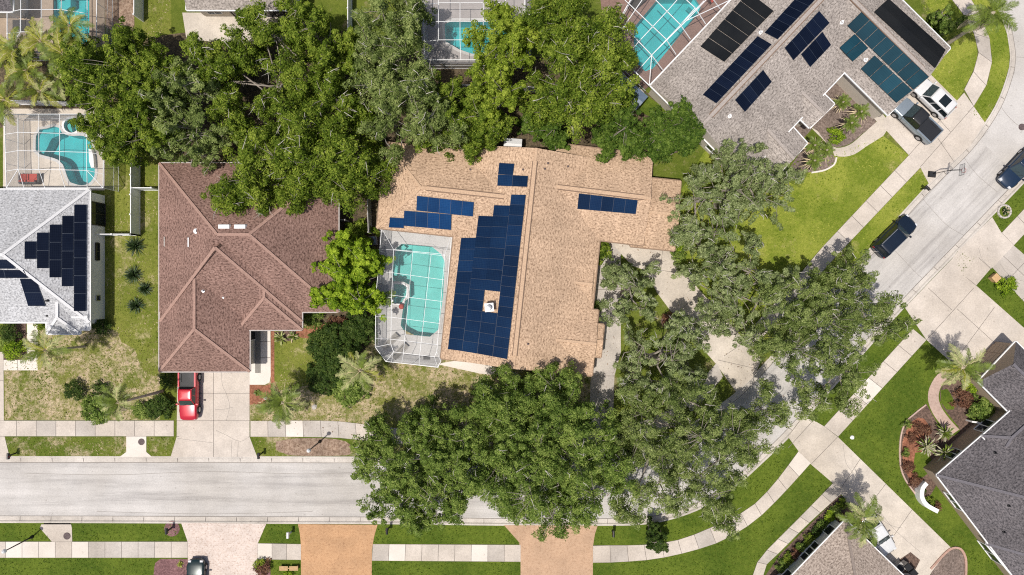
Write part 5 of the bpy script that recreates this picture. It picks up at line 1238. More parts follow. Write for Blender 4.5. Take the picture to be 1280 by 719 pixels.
        m.bar((-.55*l,s*(w+0.004),.40),(.55*l,s*(w+0.004),.40),0.02,0.05); m.build('door_seam', M['trim'], t, origin=O)
        if rails:
            m = MB(); m.bar((xr1*.92,s*w1*.92,Ht+.03),(xf1*.6,s*w1*.92,Ht+.03),0.05,0.04); m.build('roof_rail', M['steel'], t, origin=O)
    m = MB(); m.box((.985*l,0,.50),(.07,w*.9,.2)); m.build('grille', M['trim'], t, origin=O)
    m = MB(); m.box((-.985*l,0,.45),(.07,w*1.3,.16)); m.build('bumper', M['trim'], t, origin=O)
    m = MB()
    for y in (-.35,.15): m.bar((xf0-.02,y,b0+.055),(xf0-.26,y+.45,b0+.29),.02)
    m.build('wiper', M['trim'], t, origin=O)
    if kind == 'pickup':
        b = MB(); x0, x1 = -.965*l, -.285*l; zt = bl+.03
        b.box(((x0+x1)/2,0,zt+.006),(x1-x0,w*1.62,.012)); bo = b.build('cargo_bed', M['carblack'], t, origin=O)
        for s in (-1,1):
            q = MB(); q.box(((x0+x1)/2,s*w*.885,zt+.05),(x1-x0+.06,w*.15,.16),taper=.99); q.build('bed_side', M[paint], t, origin=O)
            q = MB(); q.box((-.60*l,s*w*.70,zt+.03),(.8,.2,.10)); q.build('wheel_tub', M['carblack'], bo, origin=O)
        q = MB(); q.box((x0-.01,0,zt+.05),(.09,w*1.76,.16)); q.build('tailgate', M[paint], t, origin=O)
        q = MB(); q.box((x1+.02,0,zt+.05),(.06,w*1.7,.14)); q.build('bed_front', M['carblack'], t, origin=O)
    return t
car('pickup_truck','bright red pickup truck parked nose-out under the eave of the red-brown house','truck',236,492,-90,'carred',5.3,1.80,1.68,'pickup')
tr = car('pickup_truck','silver-blue pickup truck with a black soft top and black bed beside the white car','truck',1144,149,136,'carsilver',5.4,1.95,1.84,'pickup',roof='carblack')
car('parked_car','white car with a large dark sunroof nosed up to the garage beside the silver truck','car',1166.5,121.5,136,'carwhite',4.7,1.88,1.66,'suv',sunroof=-0.05)
car('parked_car','black-blue estate car with roof rails parked on the diagonal street','car',1120,295,44,'carnavy',4.85,1.9,1.7,'suv',rails=True,z0=-0.115)
car('parked_car','dark blue car cut off by the right edge of the photo','car',1277,209,227,'carblue',4.7,1.86,1.55,'sedan',z0=-0.115)
car('parked_car','dark green-black car on the speckled paver drive at the bottom edge','car',244,729,90,'carteal',4.6,1.8,1.48,'sedan')
car('parked_car','white car partly covered by palm leaves at the corner of the taupe house','car',1098.5,668,-56,'carwhite',4.5,1.78,1.52,'sedan')
# ------------------------------------------------------------------ street furniture
def lamp(label, px, py, h=3.9):
    t = thing('street_lamp', label, 'street lamp', P(px,py), group='white-globed lamps along the street'); O = Vector((0,0,0))
    m = MB(); m.tube([(0,0,-.1),(0,0,.5),(0,0,h-.35)],[.10,.07,.05],10); m.build('pole', M['black'], t, origin=O)
    m = MB(); m.lathe((0,0,0),[(.17,0),(.17,.12),(.11,.3),(.08,.5)],12); m.build('base', M['black'], t, origin=O)
    m = MB(); m.lathe((0,0,h-.40),[(.06,0),(.13,.06),(.19,.2),(.20,.32),(.15,.46),(.05,.55),(.001,.56)],14); m.build('globe', M['white'], t, True, O)
lamp('black street lamp with a white globe leaning in from the lower-left corner', 40.5,671)
lamp('black street lamp with a white globe on the leaf-mulched verge', 400,552)
def mailbox(label, px, py, ang=0, mat='black', ring=None):
    t = thing('mailbox', label, 'mailbox', P(px,py), ang, 'kerbside mailboxes'); O = Vector((0,0,0))
    m = MB(); m.box((0,0,.52),(.11,.11,1.1)); m.bar((0,-.32,.92),(0,.22,.92),.08); m.bar((0,-.02,.62),(0,-.24,.90),.06); m.build('post', M[mat], t, origin=O)
    m = MB(); q = [(.12*math.cos(a)*1.0, .14*math.sin(a)+.08) for a in np.linspace(0,math.pi,7)]; q = [(-.12,-.04)]+[(-x,z) for x,z in q]+[(.12,-.04)]
    q = [(-.12,-.02),(.12,-.02)]+[(.12*math.cos(a),.08+.13*math.sin(a)) for a in np.linspace(0,math.pi,7)]
    m.hexa([(x,-.34,1.0+z) for x,z in q],[(x,.24,1.0+z) for x,z in q]); bx = m.build('box', M[mat], t, origin=O)
    m = MB(); m.box((.135,-.1,1.12),(.02,.05,.2)); m.build('flag', M['redlamp'], bx, origin=O)
mailbox('black mailbox on the grass verge at the far left', 20,566.5)
mailbox('black mailbox at the corner of the red-brown house driveway', 328,566)
mailbox('black mailbox in the plum mulch ring beside the speckled paver drive', 214.5,660, math.pi)
mailbox('white mailbox on the small verge between the speckled and orange drives', 364,665, math.pi,'white')
mailbox('black mailbox half under the big tree beside the orange paver drive', 486,660, math.pi)
mailbox('black mailbox on the verge right of the peach paver drive', 765,663.5, math.pi)
mailbox('black mailbox on the yellow-green verge near the basketball hoop', 1151,236.5, 0.8)
M['acrylic'] = screen_mat('clear_backboard', (0.6,0.62,0.65), 0.25)
def hoop(label, px, py, ang):
    t = thing('basketball_hoop', label, 'basketball hoop', P(px,py)+Vector((0,0,0.02)), ang); O = Vector((0,0,0))
    m = MB(); m.box((0,0,.12),(.80,.62,.22),taper=.75); m.build('base', M['trim'], t, origin=O)
    m = MB(); m.tube([(0,0,.2),(.05,0,1.2),(.25,0,2.7)],[.04,.035,.03],8); m.bar((.2,0,2.3),(.85,.0,2.95),.04); m.bar((.25,0,2.7),(.85,0,3.2),.04); m.build('pole', M['black'], t, origin=O)
    m = MB(); m.box((.90,0,3.2),(.03,1.05,.70)); bd = m.build('backboard', M['acrylic'], t, origin=O)
    m = MB(); m.bar((.90,-.575,3.2),(.90,.575,3.2),.01); 
    for z in (2.84,3.56): m.bar((.92,-.54,z),(.92,.54,z),.03)
    for y in (-.53,.53): m.bar((.92,y,2.84),(.92,y,3.56),.03)
    m.build('frame', M['black'], bd, origin=O)
    K = 18; m = MB(); m.tube([(1.18+.23*math.cos(a),.23*math.sin(a),3.05) for a in np.linspace(0,2*math.pi,K)],.018,5); m.bar((.92,0,3.05),(.97,0,3.05),.1); rm = m.build('rim', M['redlamp'], t, origin=O)
    m = MB()
    for a in np.linspace(0,2*math.pi,12,endpoint=False):
        for s in (-.26,.26): m.bar((1.18+.23*math.cos(a),.23*math.sin(a),3.04),(1.18+.14*math.cos(a+s),.14*math.sin(a+s),2.62),.012)
    m.build('net', M['white'], rm, origin=O)
hoop('portable basketball hoop with a dark base at the kerb and its backboard over the street', 1164.5,218, math.radians(-6))
def lid(label, px, py, r, z, group):
    t = MB(); t.disc((0,0,0),r,-.04,.012,24); t.disc((0,0,0),r*.86,.012,.02,24)
    for k in range(-3,4): t.box((0,k*r*.22,.023),(2*math.sqrt(max(.01,(r*.8)**2-(k*r*.22)**2)),.03,.008))
    o = t.build('manhole_cover', M['iron'], origin=O3); o.location = P(px,py)+Vector((0,0,z)); tag(o,label,'manhole cover',group)
O3 = Vector((0,0,0)); g_ = 'iron manhole covers'
lid('round iron manhole cover on the drain pad above the street', 177,552.3, .33, .036, g_)
lid('round iron manhole cover on the drain pad below the street', 84,670, .36, .036, g_)
lid('round iron manhole cover in the wide pale street at the right edge', 1278.5,158.5, .34, -.12, g_)
def grate(label, px, py, w_, ang=0.0):
    m = MB(); m.box((0,0,-.05),(w_,.34,.10)); 
    o = m.build('storm_drain', M['trim'], origin=O3); o.location = P(px,py)+Vector((0,0,.0)); o.rotation_euler.z = ang; tag(o,label,'storm drain','kerb inlets')
grate('dark slot of the storm drain under the lower kerb', 71.5,655.6, 2.7)
grate('dark slot of the storm drain under the upper kerb', 170,566.3, 1.8)
def bench(label, px, py):
    t = thing('garden_bench', label, 'bench', P(px,py)); O = O3
    for x in (-.5,.5):
        m = MB()
        for k in range(4): m.box((x,-.16+k*.11,.43),(.86,.095,.045))
        m.build('seat_board', M['wood'], t, origin=O)
    for x in (-.8,.8):
        m = MB(); m.box((x,0,.2),(.08,.36,.40)); m.build('leg', M['wood'], t, origin=O)
    m = MB(); m.bar((-.8,0,.36),(.8,0,.36),.08); m.build('stretcher', M['wood'], t, origin=O)
bench('pale tan bench with two square seat boards on the lawn at the bottom edge', 362.5,708.5)
def rock(label, px, py, r, mat='stone', seed=0, name='rock', z=0.0, cat='rock', flat=.55, group=None):
    rg = random.Random(seed); m = MB(); N = 9; rows = [(.0,-.1),(.9,.05),(1.0,.25),(.8,.5),(.4,.75),(.02,.8)]; rr_ = [[rg.uniform(.8,1.15) for _ in range(N)] for _ in rows]
    ring = [[(r*a*rr_[i][k]*math.cos(k*2*math.pi/N), r*a*rr_[i][k]*math.sin(k*2*math.pi/N), r*z_*flat*1.3) for k in range(N)] for i,(a,z_) in enumerate(rows)]
    for i in range(len(rows)-1):
        for k in range(N): j=(k+1)%N; m.face([ring[i][k],ring[i][j],ring[i+1][j],ring[i+1][k]])
    o = m.build(name, M[mat], None, False, origin=O3); o.location = P(px,py)+Vector((0,0,z)); return tag(o,label,cat,group)
rock('small white stone on the dark green lawn right of the diagonal sidewalk', 1065,547, .22, 'white', 3)
rock('pale boulder in the yard of leaning palms in front of the red-brown house', 393,509, .28, 'stone', 5)
rock('grey stone beside the white path of the red-brown house', 332,498, .2, 'stone', 8)
top_thing('utility_box', 'tan square utility box beside the round pale shrub at the right', 'utility box', 1240,347.5, lambda m: (m.box((0,0,.3),(.62,.62,.6),rz=.75), m.box((0,0,.62),(.7,.7,.06),rz=.75)), M['wood'])
EDG = 'rings of stones around young plants'
def ring(label, px, py, r, n, mat, seed):
    m = MB(); rg = random.Random(seed)
    for k in range(n):
        a = k*2*math.pi/n; m.box((r*math.cos(a), r*math.sin(a), .05),(.2,.30,.16),0,a,taper=.8)
    o = m.build('stone_ring', M[mat], origin=O3); o.location = P(px,py); return tag(o,label,'edging')
ring('ring of grey stones around the small plant on the triangular lawn at the right', 1255,264.5, .62, 14, 'stone', 2)
# a planted urn and garden flag-like marks are left out: the photo does not show what they are
SUN, SKY = 3.8, 0.095
# ------------------------------------------------------------------ trees, largest first
tree('shade_tree','big dense dark green tree between the two left pool cages', [(140,112,62),(105,90,36,.85),(165,150,48),(180,90,40,.9),(130,160,28,.8),(165,55,28,.75),(150,182,22,.7),(90,60,20,.6)], 10, 'oak', seed=1, clump=.75, dens=1.25)
tree('shade_tree','feathery yellowish-green tree left of centre above the red-brown house roof', [(232,112,42),(232,158,44,.95),(252,190,24,.8),(205,130,26,.9)], 10.5, 'olive', seed=2, clump=.6, size=.21, twigs=.5)
tree('shade_tree','large broken-crowned oak whose lower branches hang over the red-brown roof', [(305,225,42),(283,250,24,.75),(345,200,34),(392,205,44),(418,228,32,.9),(378,160,32),(440,190,30),(465,220,22,.8),(325,245,24,.8),(355,235,24,.85)], 10, 'oak', 'bark', seed=3, clump=.95, dens=.85, twigs=.25)
tree('shade_tree','mid-green ragged oak in front of the pale patio at the top', [(335,35,22,.9),(362,85,26),(275,95,18,.8),(345,125,22,.85),(405,125,38),(300,75,18,.8),(385,100,24,.9),(318,20,14,.8),(430,150,26,.9),(285,140,26,.85),(262,85,22,.8),(250,55,18,.8),(300,50,20,.8),(320,165,22,.8)], 9.5, 'oak', 'bark', seed=4, clump=.85, dens=.8, twigs=.6)
tree('shade_tree','round green tree against the blue-white fence at the top', [(392,40,32),(372,18,26,.9),(408,75,28),(428,60,20,.8)], 8.5, 'oak', seed=5, clump=.7, dens=1.0)
tree('shade_tree','tall pale grey-green tree left of the yellow-green tree, reaching the top edge', [(500,60,52),(475,20,40,.9),(512,122,42),(488,150,42,.95),(465,95,32,.85),(508,15,24,.85),(545,160,30,.9)], 11, 'olive', seed=6, clump=.75, size=.21, dens=.95, twigs=.5)
tree('shade_tree','bright yellow-green tree shading the pool at the top centre', [(620,42,31),(636,75,31),(606,100,28,.9),(625,120,36),(648,40,20,.85),(620,14,15,.8)], 10, 'yellowgreen', seed=7, clump=.7, dens=1.05)
tree('shade_tree','yellowish tree spilling over the top edge of the tan roof', [(598,148,36),(572,160,32,.9),(560,120,32,.9),(626,146,16,.85),(535,170,26,.8),(600,176,14,.7)], 8.5, 'oak', seed=8, clump=.7, dens=1.1)
tree('shade_tree','broad light green oak above the right half of the tan house', [(715,55,52),(745,95,50),(700,110,42),(760,50,40),(690,25,34,.9),(730,140,36,.9),(765,110,26,.85),(700,0,34)], 11, 'oak', seed=9, clump=.95, dens=.9, twigs=.35)
tree('shade_tree','dark round-crowned tree between the tan house and the grey-brown house', [(835,160,36),(850,150,26,.9),(815,172,28,.9)], 7, 'forest', seed=10, clump=.65, dens=1.5)
tree('shade_tree','dark tree touching the top right corner of the tan roof', [(775,160,32),(760,175,22,.85),(795,180,24,.85),(760,145,22,.9)], 7, 'forest', seed=11, clump=.65, dens=1.15)
tree('shade_tree','small deep green tree wedged against the top of the tan roof', [(690,163,19),(700,176,12,.8),(668,150,18,.9)], 5.5, 'forest', seed=12, clump=.5, dens=1.2)
tree('shade_tree','open grey-green tree with bare twigs right of the tan house', [(915,235,52),(875,250,40,.9),(955,250,46),(900,290,38,.85),(985,225,24,.8),(860,285,22,.75),(930,205,30,.9)], 8, 'greygreen', seed=13, clump=.55, size=.2, dens=1.15, twigs=.7, thin=.66)
tree('shade_tree','thin pale tree growing in the bend of the tan house driveway', [(790,360,26),(774,396,20,.9),(810,344,13,.85),(772,342,17,.9),(804,386,18,.9)], 7, 'greygreen', seed=14, clump=.5, size=.19, dens=1.1, twigs=.7, thin=.66)
tree('shade_tree','thinly leaved tree between the two larger crowns along the diagonal street', [(945,340,36),(915,385,30,.9),(955,380,34),(985,345,26,.85),(890,400,22,.8),(915,345,28,.8),(925,420,20,.8),(892,330,24,.8),(880,308,18,.75),(870,350,18,.75)], 7.5, 'greygreen', seed=15, clump=.55, size=.2, dens=1.1, twigs=.7, thin=.68)
tree('shade_tree','huge olive-green street tree overhanging the diagonal street', [(1040,410,62),(1080,370,46,.95),(1000,440,46),(1060,465,44,.9),(1005,375,42),(1100,410,32,.85),(970,430,34,.85),(1020,495,26,.75),(1070,335,22,.8)], 9.5, 'olive', seed=16, clump=.66, size=.175, dens=1.15, twigs=.4, thin=.74, per=190)
tree('shade_tree','pale sparse tree with grey bare twigs beside the tan house walkway', [(833,440,38),(800,440,28,.9),(864,420,25,.9),(838,482,32,.95),(792,478,22,.85),(866,464,17,.85)], 8, 'greygreen', seed=17, clump=.55, size=.2, dens=1.15, twigs=.7, thin=.66)
tree('shade_tree','wide olive-green tree covering the bend of the street', [(870,545,56),(915,532,38,.95),(825,560,48),(880,605,46,.95),(940,550,36,.85),(830,610,38,.9),(905,640,26,.8),(960,515,28,.8),(800,520,34,.9),(850,500,36),(790,640,18,.75)], 9.5, 'olive', seed=18, clump=.7, size=.175, dens=1.1, twigs=.4, thin=.76, per=190)
tree('shade_tree','bright green rounded tree at the left end of the row along the lower street', [(520,588,52),(485,580,38,.9),(500,625,40,.9),(540,625,40,.95),(535,542,32,.95),(560,580,38),(478,542,20,.75),(580,545,30,.9),(575,610,28,.85)], 9.5, 'deep', seed=19, clump=.68, dens=1.2, twigs=.15, size=.19, per=190)
tree('shade_tree','broad deep green tree below the tan house reaching over the peach drive', [(670,560,62),(630,530,44,.95),(700,520,44),(720,580,50),(660,615,48,.95),(690,650,34,.85),(740,620,38,.9),(620,580,44),(600,545,34,.85),(590,600,30,.9),(610,510,26,.85),(770,585,34,.9),(740,545,36),(640,490,26,.8),(690,480,28,.8)], 10, 'deep', seed=20, clump=.75, dens=1.15, twigs=.2, size=.19, per=190)
tree('shade_tree','glossy lime-green tree between the red-brown house and the tall pool cage', [(432,340,38),(415,370,28,.9),(450,375,30,.9),(425,310,24,.85),(450,320,22,.9)], 6.5, 'lime', seed=21, clump=.6, size=.29, dens=2.0, per=170)
tree('conifer','small dark pointed tree overlapping the sidewalk at the bottom', [(820,674,12),(820,684,10,.8),(818,664,9,.75)], 4.0, 'darkshrub', seed=22, clump=.35, size=.16, dens=1.6)
tree('shade_tree','small leafy tree with a pale leaning trunk near the black roof panel', [(1190,20,9),(1198,28,7,.9),(1184,13,7,.9),(1187,31,6,.9)], 4.2, 'deep', seed=23, clump=.34, dens=1.3, base=(1171,42))
# ------------------------------------------------------------------ ground cover nobody could count
FRONT = [[(6,425),(130,412),(198,412),(199,525),(6,525)],[(313,506),(345,490),(395,470),(470,440),(485,455),(560,462),(700,480),(735,537),(600,538),(520,537),(460,531),(413,526),(313,526)],[(7,547),(157,547),(157,564),(150,569),(14,569)],[(184,547),(220,547),(214,569),(190,569),(184,564)],[(314,547),(345,548),(345,568),(322,569)],[(440,556),(600,559),(700,560),(700,569),(440,569)]]
scatter('grass', FRONT, 26, .17, 'blade_dry', 1)
scatter('grass', [[(132,182),(200,182),(200,412),(132,412)],[(180,-10),(213,-10),(213,55),(180,55)],[(343,418),(395,412),(410,430),(390,470),(350,488)]], 24, .15, 'blade_dry', 2)
scatter('grass', [[(1022,201),(1104,171),(1135,194),(1024,312),(925,424),(862,342),(845,322),(852,240),(905,195)],[(1150,210),(1160,229),(1071,327),(940,436),(993,380),(1038,328)],[(1125,-30),(1160,-38),(1190,2),(1207,25),(1219,50),(1221,76),(1204,112),(1196,126),(1165,92),(1188,60)],[(1183,-50),(1206,-12),(1223,12),(1237,45),(1241,70),(1237,100),(1213,143),(1231,152),(1248,122),(1260,84),(1261,62),(1258,43),(1248,15)]], 24, .15, 'blade_spring', 3)
scatter('grass', [[(0,654),(50,656),(64,676),(0,676)],[(91,656),(226,655),(234,676),(91,676)],[(0,698),(190,698),(190,719),(0,719)],[(334,656),(371,656),(375,679),(323,678)],[(323,701),(376,701),(376,719),(323,719)],[(474,657),(629,658),(649,680),(467,679)],[(465,702),(650,703),(650,719),(465,719)],[(749,658),(800,658),(842,650),(882,636),(921,610),(955,580),(984,561),(997,563),(966,604),(934,635),(881,661),(842,675),(804,680),(744,680)],[(742,705),(820,700),(870,689),(908,676),(946,652),(981,618),(1014,581),(1041,604),(1000,645),(964,680),(947,699),(938,719),(742,719)],[(1017,525),(1138,390),(1140,409),(1029,531)],[(1048,546),(1158,426),(1190,453),(1172,467),(1160,486),(1158,503),(1144,515),(1130,529),(1124,550),(1124,580),(1131,601),(1146,620),(1218,682),(1275,719),(1208,719),(1206,695),(1190,684)],[(1191,324),(1201,343),(1222,322),(1197,315)],[(1221,356),(1238,337),(1296,388),(1272,402)],[(1241,272),(1250,289),(1290,250),(1290,225)],[(1268,307),(1290,284),(1290,330)]], 24, .14, 'blade_lush', 4)
scatter('fallen_leaves', [[(757,300),(843,322),(952,449),(920,490),(845,402)],[(740,300),(776,300),(768,535),(738,535)],[(345,526),(460,531),(460,570),(345,570)]], 2.2, .13, 'fallen', 6, z=0.04)
scatter('fallen_leaves', [[(880,540),(960,470),(1010,520),(960,575)],[(700,572),(800,575),(830,640),(700,650)]], 2.2, .13, 'fallen', 7, z=-0.11)
# ------------------------------------------------------------------ palms
G = 'palms in the front yards'
palm('tall palm with a long leaning trunk and drooping dry leaves at the top-right corner', (1240,17),(1182,56), 7.2, (('green',12),('dry',9)), 1.08, 1, .17)
palm('young palm in front of the white-roofed house, its trunk lying toward the lawn', (58,438),(106,433), 5.2, (('yellow',6),('pale',5),('green',3)), .95, 2, .10)
palm('palm with a slanting brown trunk left of the red pickup', (149,503),(203,489), 6.6, (('green',9),('pale',4),('dry',4)), .85, 3, .13)
palm('star-shaped palm right of the red-brown house driveway', (354,503),(338,498), 4.2, (('green',12),('pale',6)), 1.0, 4, .16, skirt=2.0)
palm('pale-leaved palm beside the clipped corner of the white pool cage', (451,463),(447,458), 3.6, (('pale',9),('green',3),('yellow',2)), 1.0, 5, .14)
palm('palm with pale drooping leaves over the big concrete drive at the right', (1203,459),(1190,456), 4.6, (('pale',7),('green',7),('yellow',3)), 1.0, 6, .15)
palm('palm with long leaves hanging over the white car at the lower right', (1078,648),(1068,642), 4.8, (('green',12),('pale',3)), 1.05, 7, .15)
for i,(c,b,hh,mx,sc_,lb) in enumerate([
    ((20,60),(24,66),5,(('yellow',8),('green',5)),1.0,'yellow-green palm against the lower edge of the top-left pool cage'),
    ((52,52),(55,60),5,(('yellow',9),('pale',3)),.9,'bright yellow palm just below the top-left blue pool'),
    ((88,32),(92,40),5,(('yellow',8),('green',5)),.9,'yellow-green palm over the lower right of the top-left pool'),
    ((80,68),(84,76),5.5,(('yellow',6),('green',7)),1.0,'greener palm beside the big dense tree on the left'),
    ((35,88),(40,95),4.5,(('green',7),('yellow',6)),1.0,'broad palm in the middle of the palm clump on the left'),
    ((8,75),(16,82),4.5,(('green',9),('yellow',2)),1.0,'dark green palm at the left edge under the top-left cage'),
    ((50,115),(54,120),4,(('yellow',5),('pale',5),('green',3)),.9,'pale palm behind the kidney-shaped pool cage'),
    ((8,125),(16,130),4.5,(('yellow',6),('green',6)),1.0,'drooping yellow-green palm at the left edge beside the pool cage'),
    ((72,100),(77,106),4,(('green',6),('pale',5)),.8,'small palm left of the big dense tree')]):
    palm(lb,c,b,hh,mx,sc_,20+i,.10,'palms in the upper left clump')
for i,(c,b,lb) in enumerate([((1053,128),(1047,131),'bushy palm nearest the roof notch in the planted bed of the grey-brown house'),((1076,140),(1070,143),'slender palm next to the silver truck in the planted bed'),((1064,154),(1058,157),'bushy palm lowest in the oval bed of the grey-brown house'),
    ((1018,182),(1013,185),'palm at the roof corner in the lower bed of the grey-brown house'),((1033,188),(1028,190),'small palm at the right of the lower bed by the curved walk'),((1018,201),(1013,203),'palm at the bottom of the lower bed above the lawn')]):
    palm(lb,c,b,2.0+.25*(i%3),(('short',13+i%3),('shortdry',6)),.72,40+i,.10,'bushy palms in the beds of the grey-brown house',skirt=1.15)
# ------------------------------------------------------------------ small plants
for i,(x,y,r,lb) in enumerate([(170,308,1.25,'dark spiky plant topmost in the narrow side yard'),(168,344,1.15,'dark spiky plant second from the top in the side yard'),(182,361,.9,'dark spiky plant nearest the red-brown wall in the side yard'),(171,382,1.05,'dark spiky plant lowest in the narrow side yard')]):
    rosette(lb,x,y,r,130,'spike',i,group='spiky plants in the side yard',width=.03,up=(-.05,1.35))
for i,(x,y,r,tr_,lb) in enumerate([(1157,558,1.15,.9,'pale star-shaped yucca left of the greener pair by the slate roof'),(1180,566,1.2,1.0,'pale yucca with a green heart against the slate roof edge'),(1181,541,1.0,.9,'green yucca nearest the end of the pink brick path')]):
    rosette(lb,x,y,r,46,'yucca',30+i,name='yucca_plant',width=.075,trunk=tr_,two=('frond',.35 if i==0 else .6),group='yuccas by the slate-roofed house',up=(-.1,1.2))
rosette('pale young palm-like plant beside the white path of the red-brown house',351,423,.95,26,'pale_frond',50,width=.07,two=('frond',.4))
rosette('tufted plant left of the dark shrub by the red mulch',366,420,.7,26,'frond',51,width=.06,two=('froddry',.3))
rosette('small spiky plant in the stone ring on the triangular lawn',1256,264,.55,34,'spike',52,width=.05,two=('froddry',.35))
rosette('small green tuft in the red mulch right of the red-brown driveway',322,491,.45,30,'frond',53,width=.05)
rosette('yellow tuft at the corner of the plum mulch by the dark car',226,705,.38,30,'frondyellow',54,width=.05)
SH = [
 ('very dark shrub left of the trio in the dry front lawn',97,487,12,1.1,'darkshrub'),('dark green shrub second from left in the dry front lawn',120,511,17,1.3,'deep'),('small dark shrub above the palm trunk in the dry lawn',128,484,8,.8,'darkshrub'),
 ('dark bush by the palm foot left of the red pickup',202,507,15,1.1,'darkshrub'),('black-green bush at the corner of the red-brown house beside the truck bed',213,474,9,1.2,'darkshrub'),('green bush left of the slanting palm trunk',181,512,11,.8,'deep'),
 ('large dark green bush right of the red-brown house',420,437,33,2.4,'darkshrub'),('dark bush below the largest bush, above the dry lawn',405,470,22,1.6,'darkshrub'),('dark green bush under the pale palm by the pool cage',438,484,22,1.4,'deep'),('deep green bush between the lime tree and the large dark bush',448,410,22,1.8,'darkshrub'),('reddish shrub in the red mulch by the red-brown house',415,410,9,.8,'redshrub'),('second reddish shrub beside the lime tree',427,404,8,.9,'redshrub'),
 ('leafy bush at the notch below the east corner of the red-brown house',392,398,12,1.2,'deep'),
 ('leafy bush below the weathered fence near the pool heater',449,296,20,1.5,'oak'),('green bush between the fence and the white pool cage',460,315,10,1.2,'oak'),
 ('round clipped dark green bush by the slate-roofed house entrance',1222,511,15,1.2,'deep'),('low green bush under the pale palm at the right',1212,478,12,.9,'lime'),('rust-red shrub under the palm in the bed of the slate-roofed house',1200,497,12,.9,'redshrub'),
 ('round pale green clipped bush beside the tan utility box',1254,357,11,1.0,'lime'),('low bushy plant filling the oval bed below the bushy palms',1044,170,10,.7,'lime'),
 ('leafy shrub in the notch of the tan roof',749,314,14,2.2,'oak'),('small dark shrub in the lower notch of the tan roof',741,381,6,1.0,'deep'),('dark red-leaved shrub at the kink of the tan driveway',838,400,10,1.0,'redshrub'),('green shrub at the right corner of the tan house',848,305,9,1.6,'lime'),('tall green shrub beside the end wall of the tan house',846,320,9,1.1,'deep'),
 ('rounded green shrub beside the white path at the far left',22,436,12,1.2,'lime'),('dark shrub in the entry bed at the far left',18,415,12,1.2,'darkshrub'),('green shrub against the roof edge at the far left',14,428,8,1.0,'deep'),('low bush beside the path right of the far-left entry',55,405,8,.8,'oak'),
 ('dark bush under the corner of the white-roofed house',130,408,10,1.0,'darkshrub'),
 ('flowering shrub in the mulch bed left of the tan bench',330,708,9,.7,'redshrub'),('yellow-green shrub in the mulch bed left of the tan bench',327,703,6,.6,'yellowgreen'),('small round plant between the two boards of the tan bench',361,717,3,.4,'lime'),
 ('dark conifer-like bush on the lawn under the slanting pool cage',843,138,10,1.0,'darkshrub'),
 ('dark green bush below the round tree beside the tan roof',845,175,12,1.2,'darkshrub'),
]
for i,(lb,x,y,r,hh,lf) in enumerate(SH): shrub(lb,x,y,r,hh,lf,i,size=.13 if r<14 else .17)
# rust-red and green plants in the long bed of the slate house
for i,(x,y,r,lf,lb) in enumerate([(1146,533,6,'redshrub','rust-red bedding plant at the top of the curved bed'),(1137,546,6,'redshrub','rust-red bedding plant second from the top of the curved bed'),(1130,565,5,'deep','green bedding plant on the left rim of the curved bed'),(1133,583,7,'redshrub','rust-red bedding plant at the lower left of the curved bed'),(1142,600,7,'redshrub','rust-red bedding plant nearest the white planter wall'),(1154,538,7,'redshrub','rust-red bedding plant beside the end of the pink path'),(1131,530,5,'deep','green bedding plant at the outer edge of the curved bed'),(1160,625,5,'oak','leafy plant inside the white planter wall'),(1169,632,5,'redshrub','reddish plant inside the white planter wall'),(1150,612,5,'darkshrub','dark bedding plant just above the white planter wall')]):
    shrub(lb,x,y,r,.6,lf,100+i,name='bedding_plant',group='bedding plants by the slate-roofed house',size=.11,per=60,clump=.24)
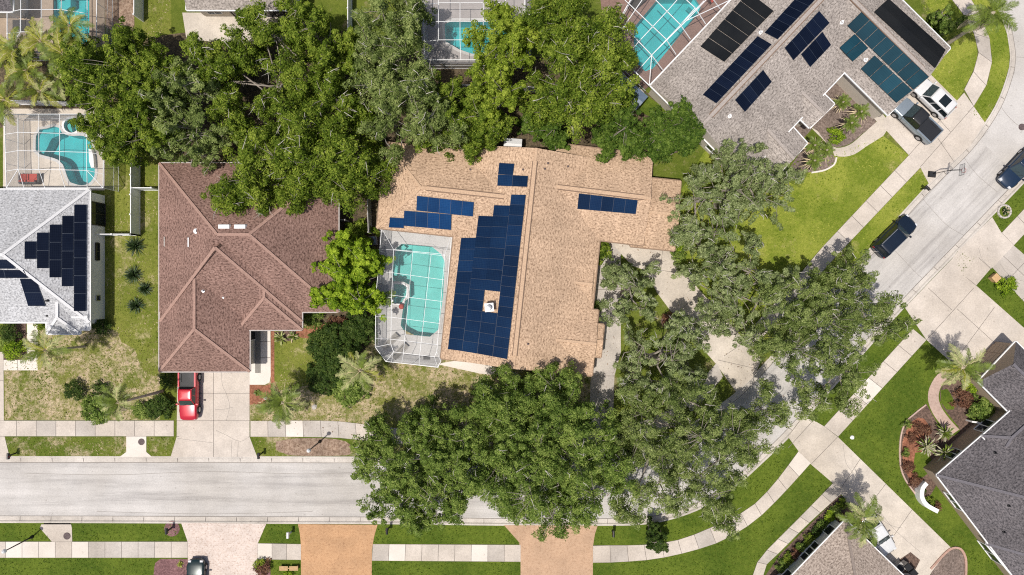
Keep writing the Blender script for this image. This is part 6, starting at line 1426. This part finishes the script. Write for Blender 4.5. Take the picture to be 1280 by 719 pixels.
BED = [(1049,628,6,'oak','leafy plant at the top end of the bed by the taupe house'),(1043,637,7,'deep','dark green plant near the top of the taupe house bed'),(1036,645,8,'lime','yellow-green plant left of the upper grey window wall'),(1046,645,6,'redshrub','reddish plant beside the white corner post of the taupe house'),(1027,655,8,'deep','broad green plant halfway down the taupe house bed'),(1019,664,7,'darkshrub','dark plant halfway down the taupe house bed'),(1022,672,6,'oak','plant close to the grey wall halfway down the bed'),(1009,672,7,'oak','leafy plant below the middle of the taupe house bed'),(1011,682,6,'lime','pale green plant close to the lower dark window'),(1000,682,7,'deep','green plant in the lower half of the taupe house bed'),(992,690,6,'redshrub','rusty plant in the lower part of the taupe house bed'),(984,697,7,'oak','plant near the lower end of the taupe house bed'),(994,700,6,'redshrub','red-leaved plant beside the low grey wall near the bottom'),(976,706,8,'deep','green plant at the bottom end of the taupe house bed'),(984,712,7,'redshrub','dark red plant at the foot of the taupe house corner')]
for i,(x,y,r,lf,lb) in enumerate(BED): shrub(lb,x,y,r,.7,lf,130+i,name='bedding_plant',group='mixed plants along the taupe house bed',size=.12,per=70,clump=.26)
# ------------------------------------------------------------------ daylight and camera
w = bpy.data.worlds.new('World'); SC.world = w; w.use_nodes = True
bg = w.node_tree.nodes['Background']; sky = w.node_tree.nodes.new('ShaderNodeTexSky'); sky.sky_type = 'NISHITA'; sky.sun_disc = False
EL, AZ = math.radians(72), math.radians(228)          # sun: height, compass bearing (from the south-west)
sky.sun_elevation = EL; sky.sun_rotation = AZ; sky.air_density = 0.75; sky.dust_density = 2.5; sky.ozone_density = 0.6
w.node_tree.links.new(sky.outputs[0], bg.inputs[0]); bg.inputs[1].default_value = SKY
sd = Vector((math.sin(AZ)*math.cos(EL), math.cos(AZ)*math.cos(EL), math.sin(EL)))
ld = bpy.data.lights.new('sun','SUN'); ld.energy = SUN; ld.angle = math.radians(0.7); ld.color = (1.0,0.945,0.865)
lo = bpy.data.objects.new('sun', ld); COL.objects.link(lo); lo.rotation_euler = sd.to_track_quat('Z','Y').to_euler(); lo.location = sd*120
cd = bpy.data.cameras.new('camera'); cd.lens = 24; cd.sensor_width = 36; cd.clip_end = 3000; cd.clip_start = 0.5
cam = bpy.data.objects.new('camera', cd); COL.objects.link(cam); cam.location = (0,0,H); cam.rotation_euler = (0,0,0); SC.camera = cam
SC.view_settings.view_transform = 'Standard'; SC.view_settings.look = 'None'; SC.view_settings.exposure = 0; SC.view_settings.gamma = 1
SC.cycles.max_bounces = 8; SC.cycles.transparent_max_bounces = 16; SC.cycles.diffuse_bounces = 4
SC.cycles.use_denoising = False; SC.cycles.filter_width = 1.1; SC.cycles.sample_clamp_indirect = 4
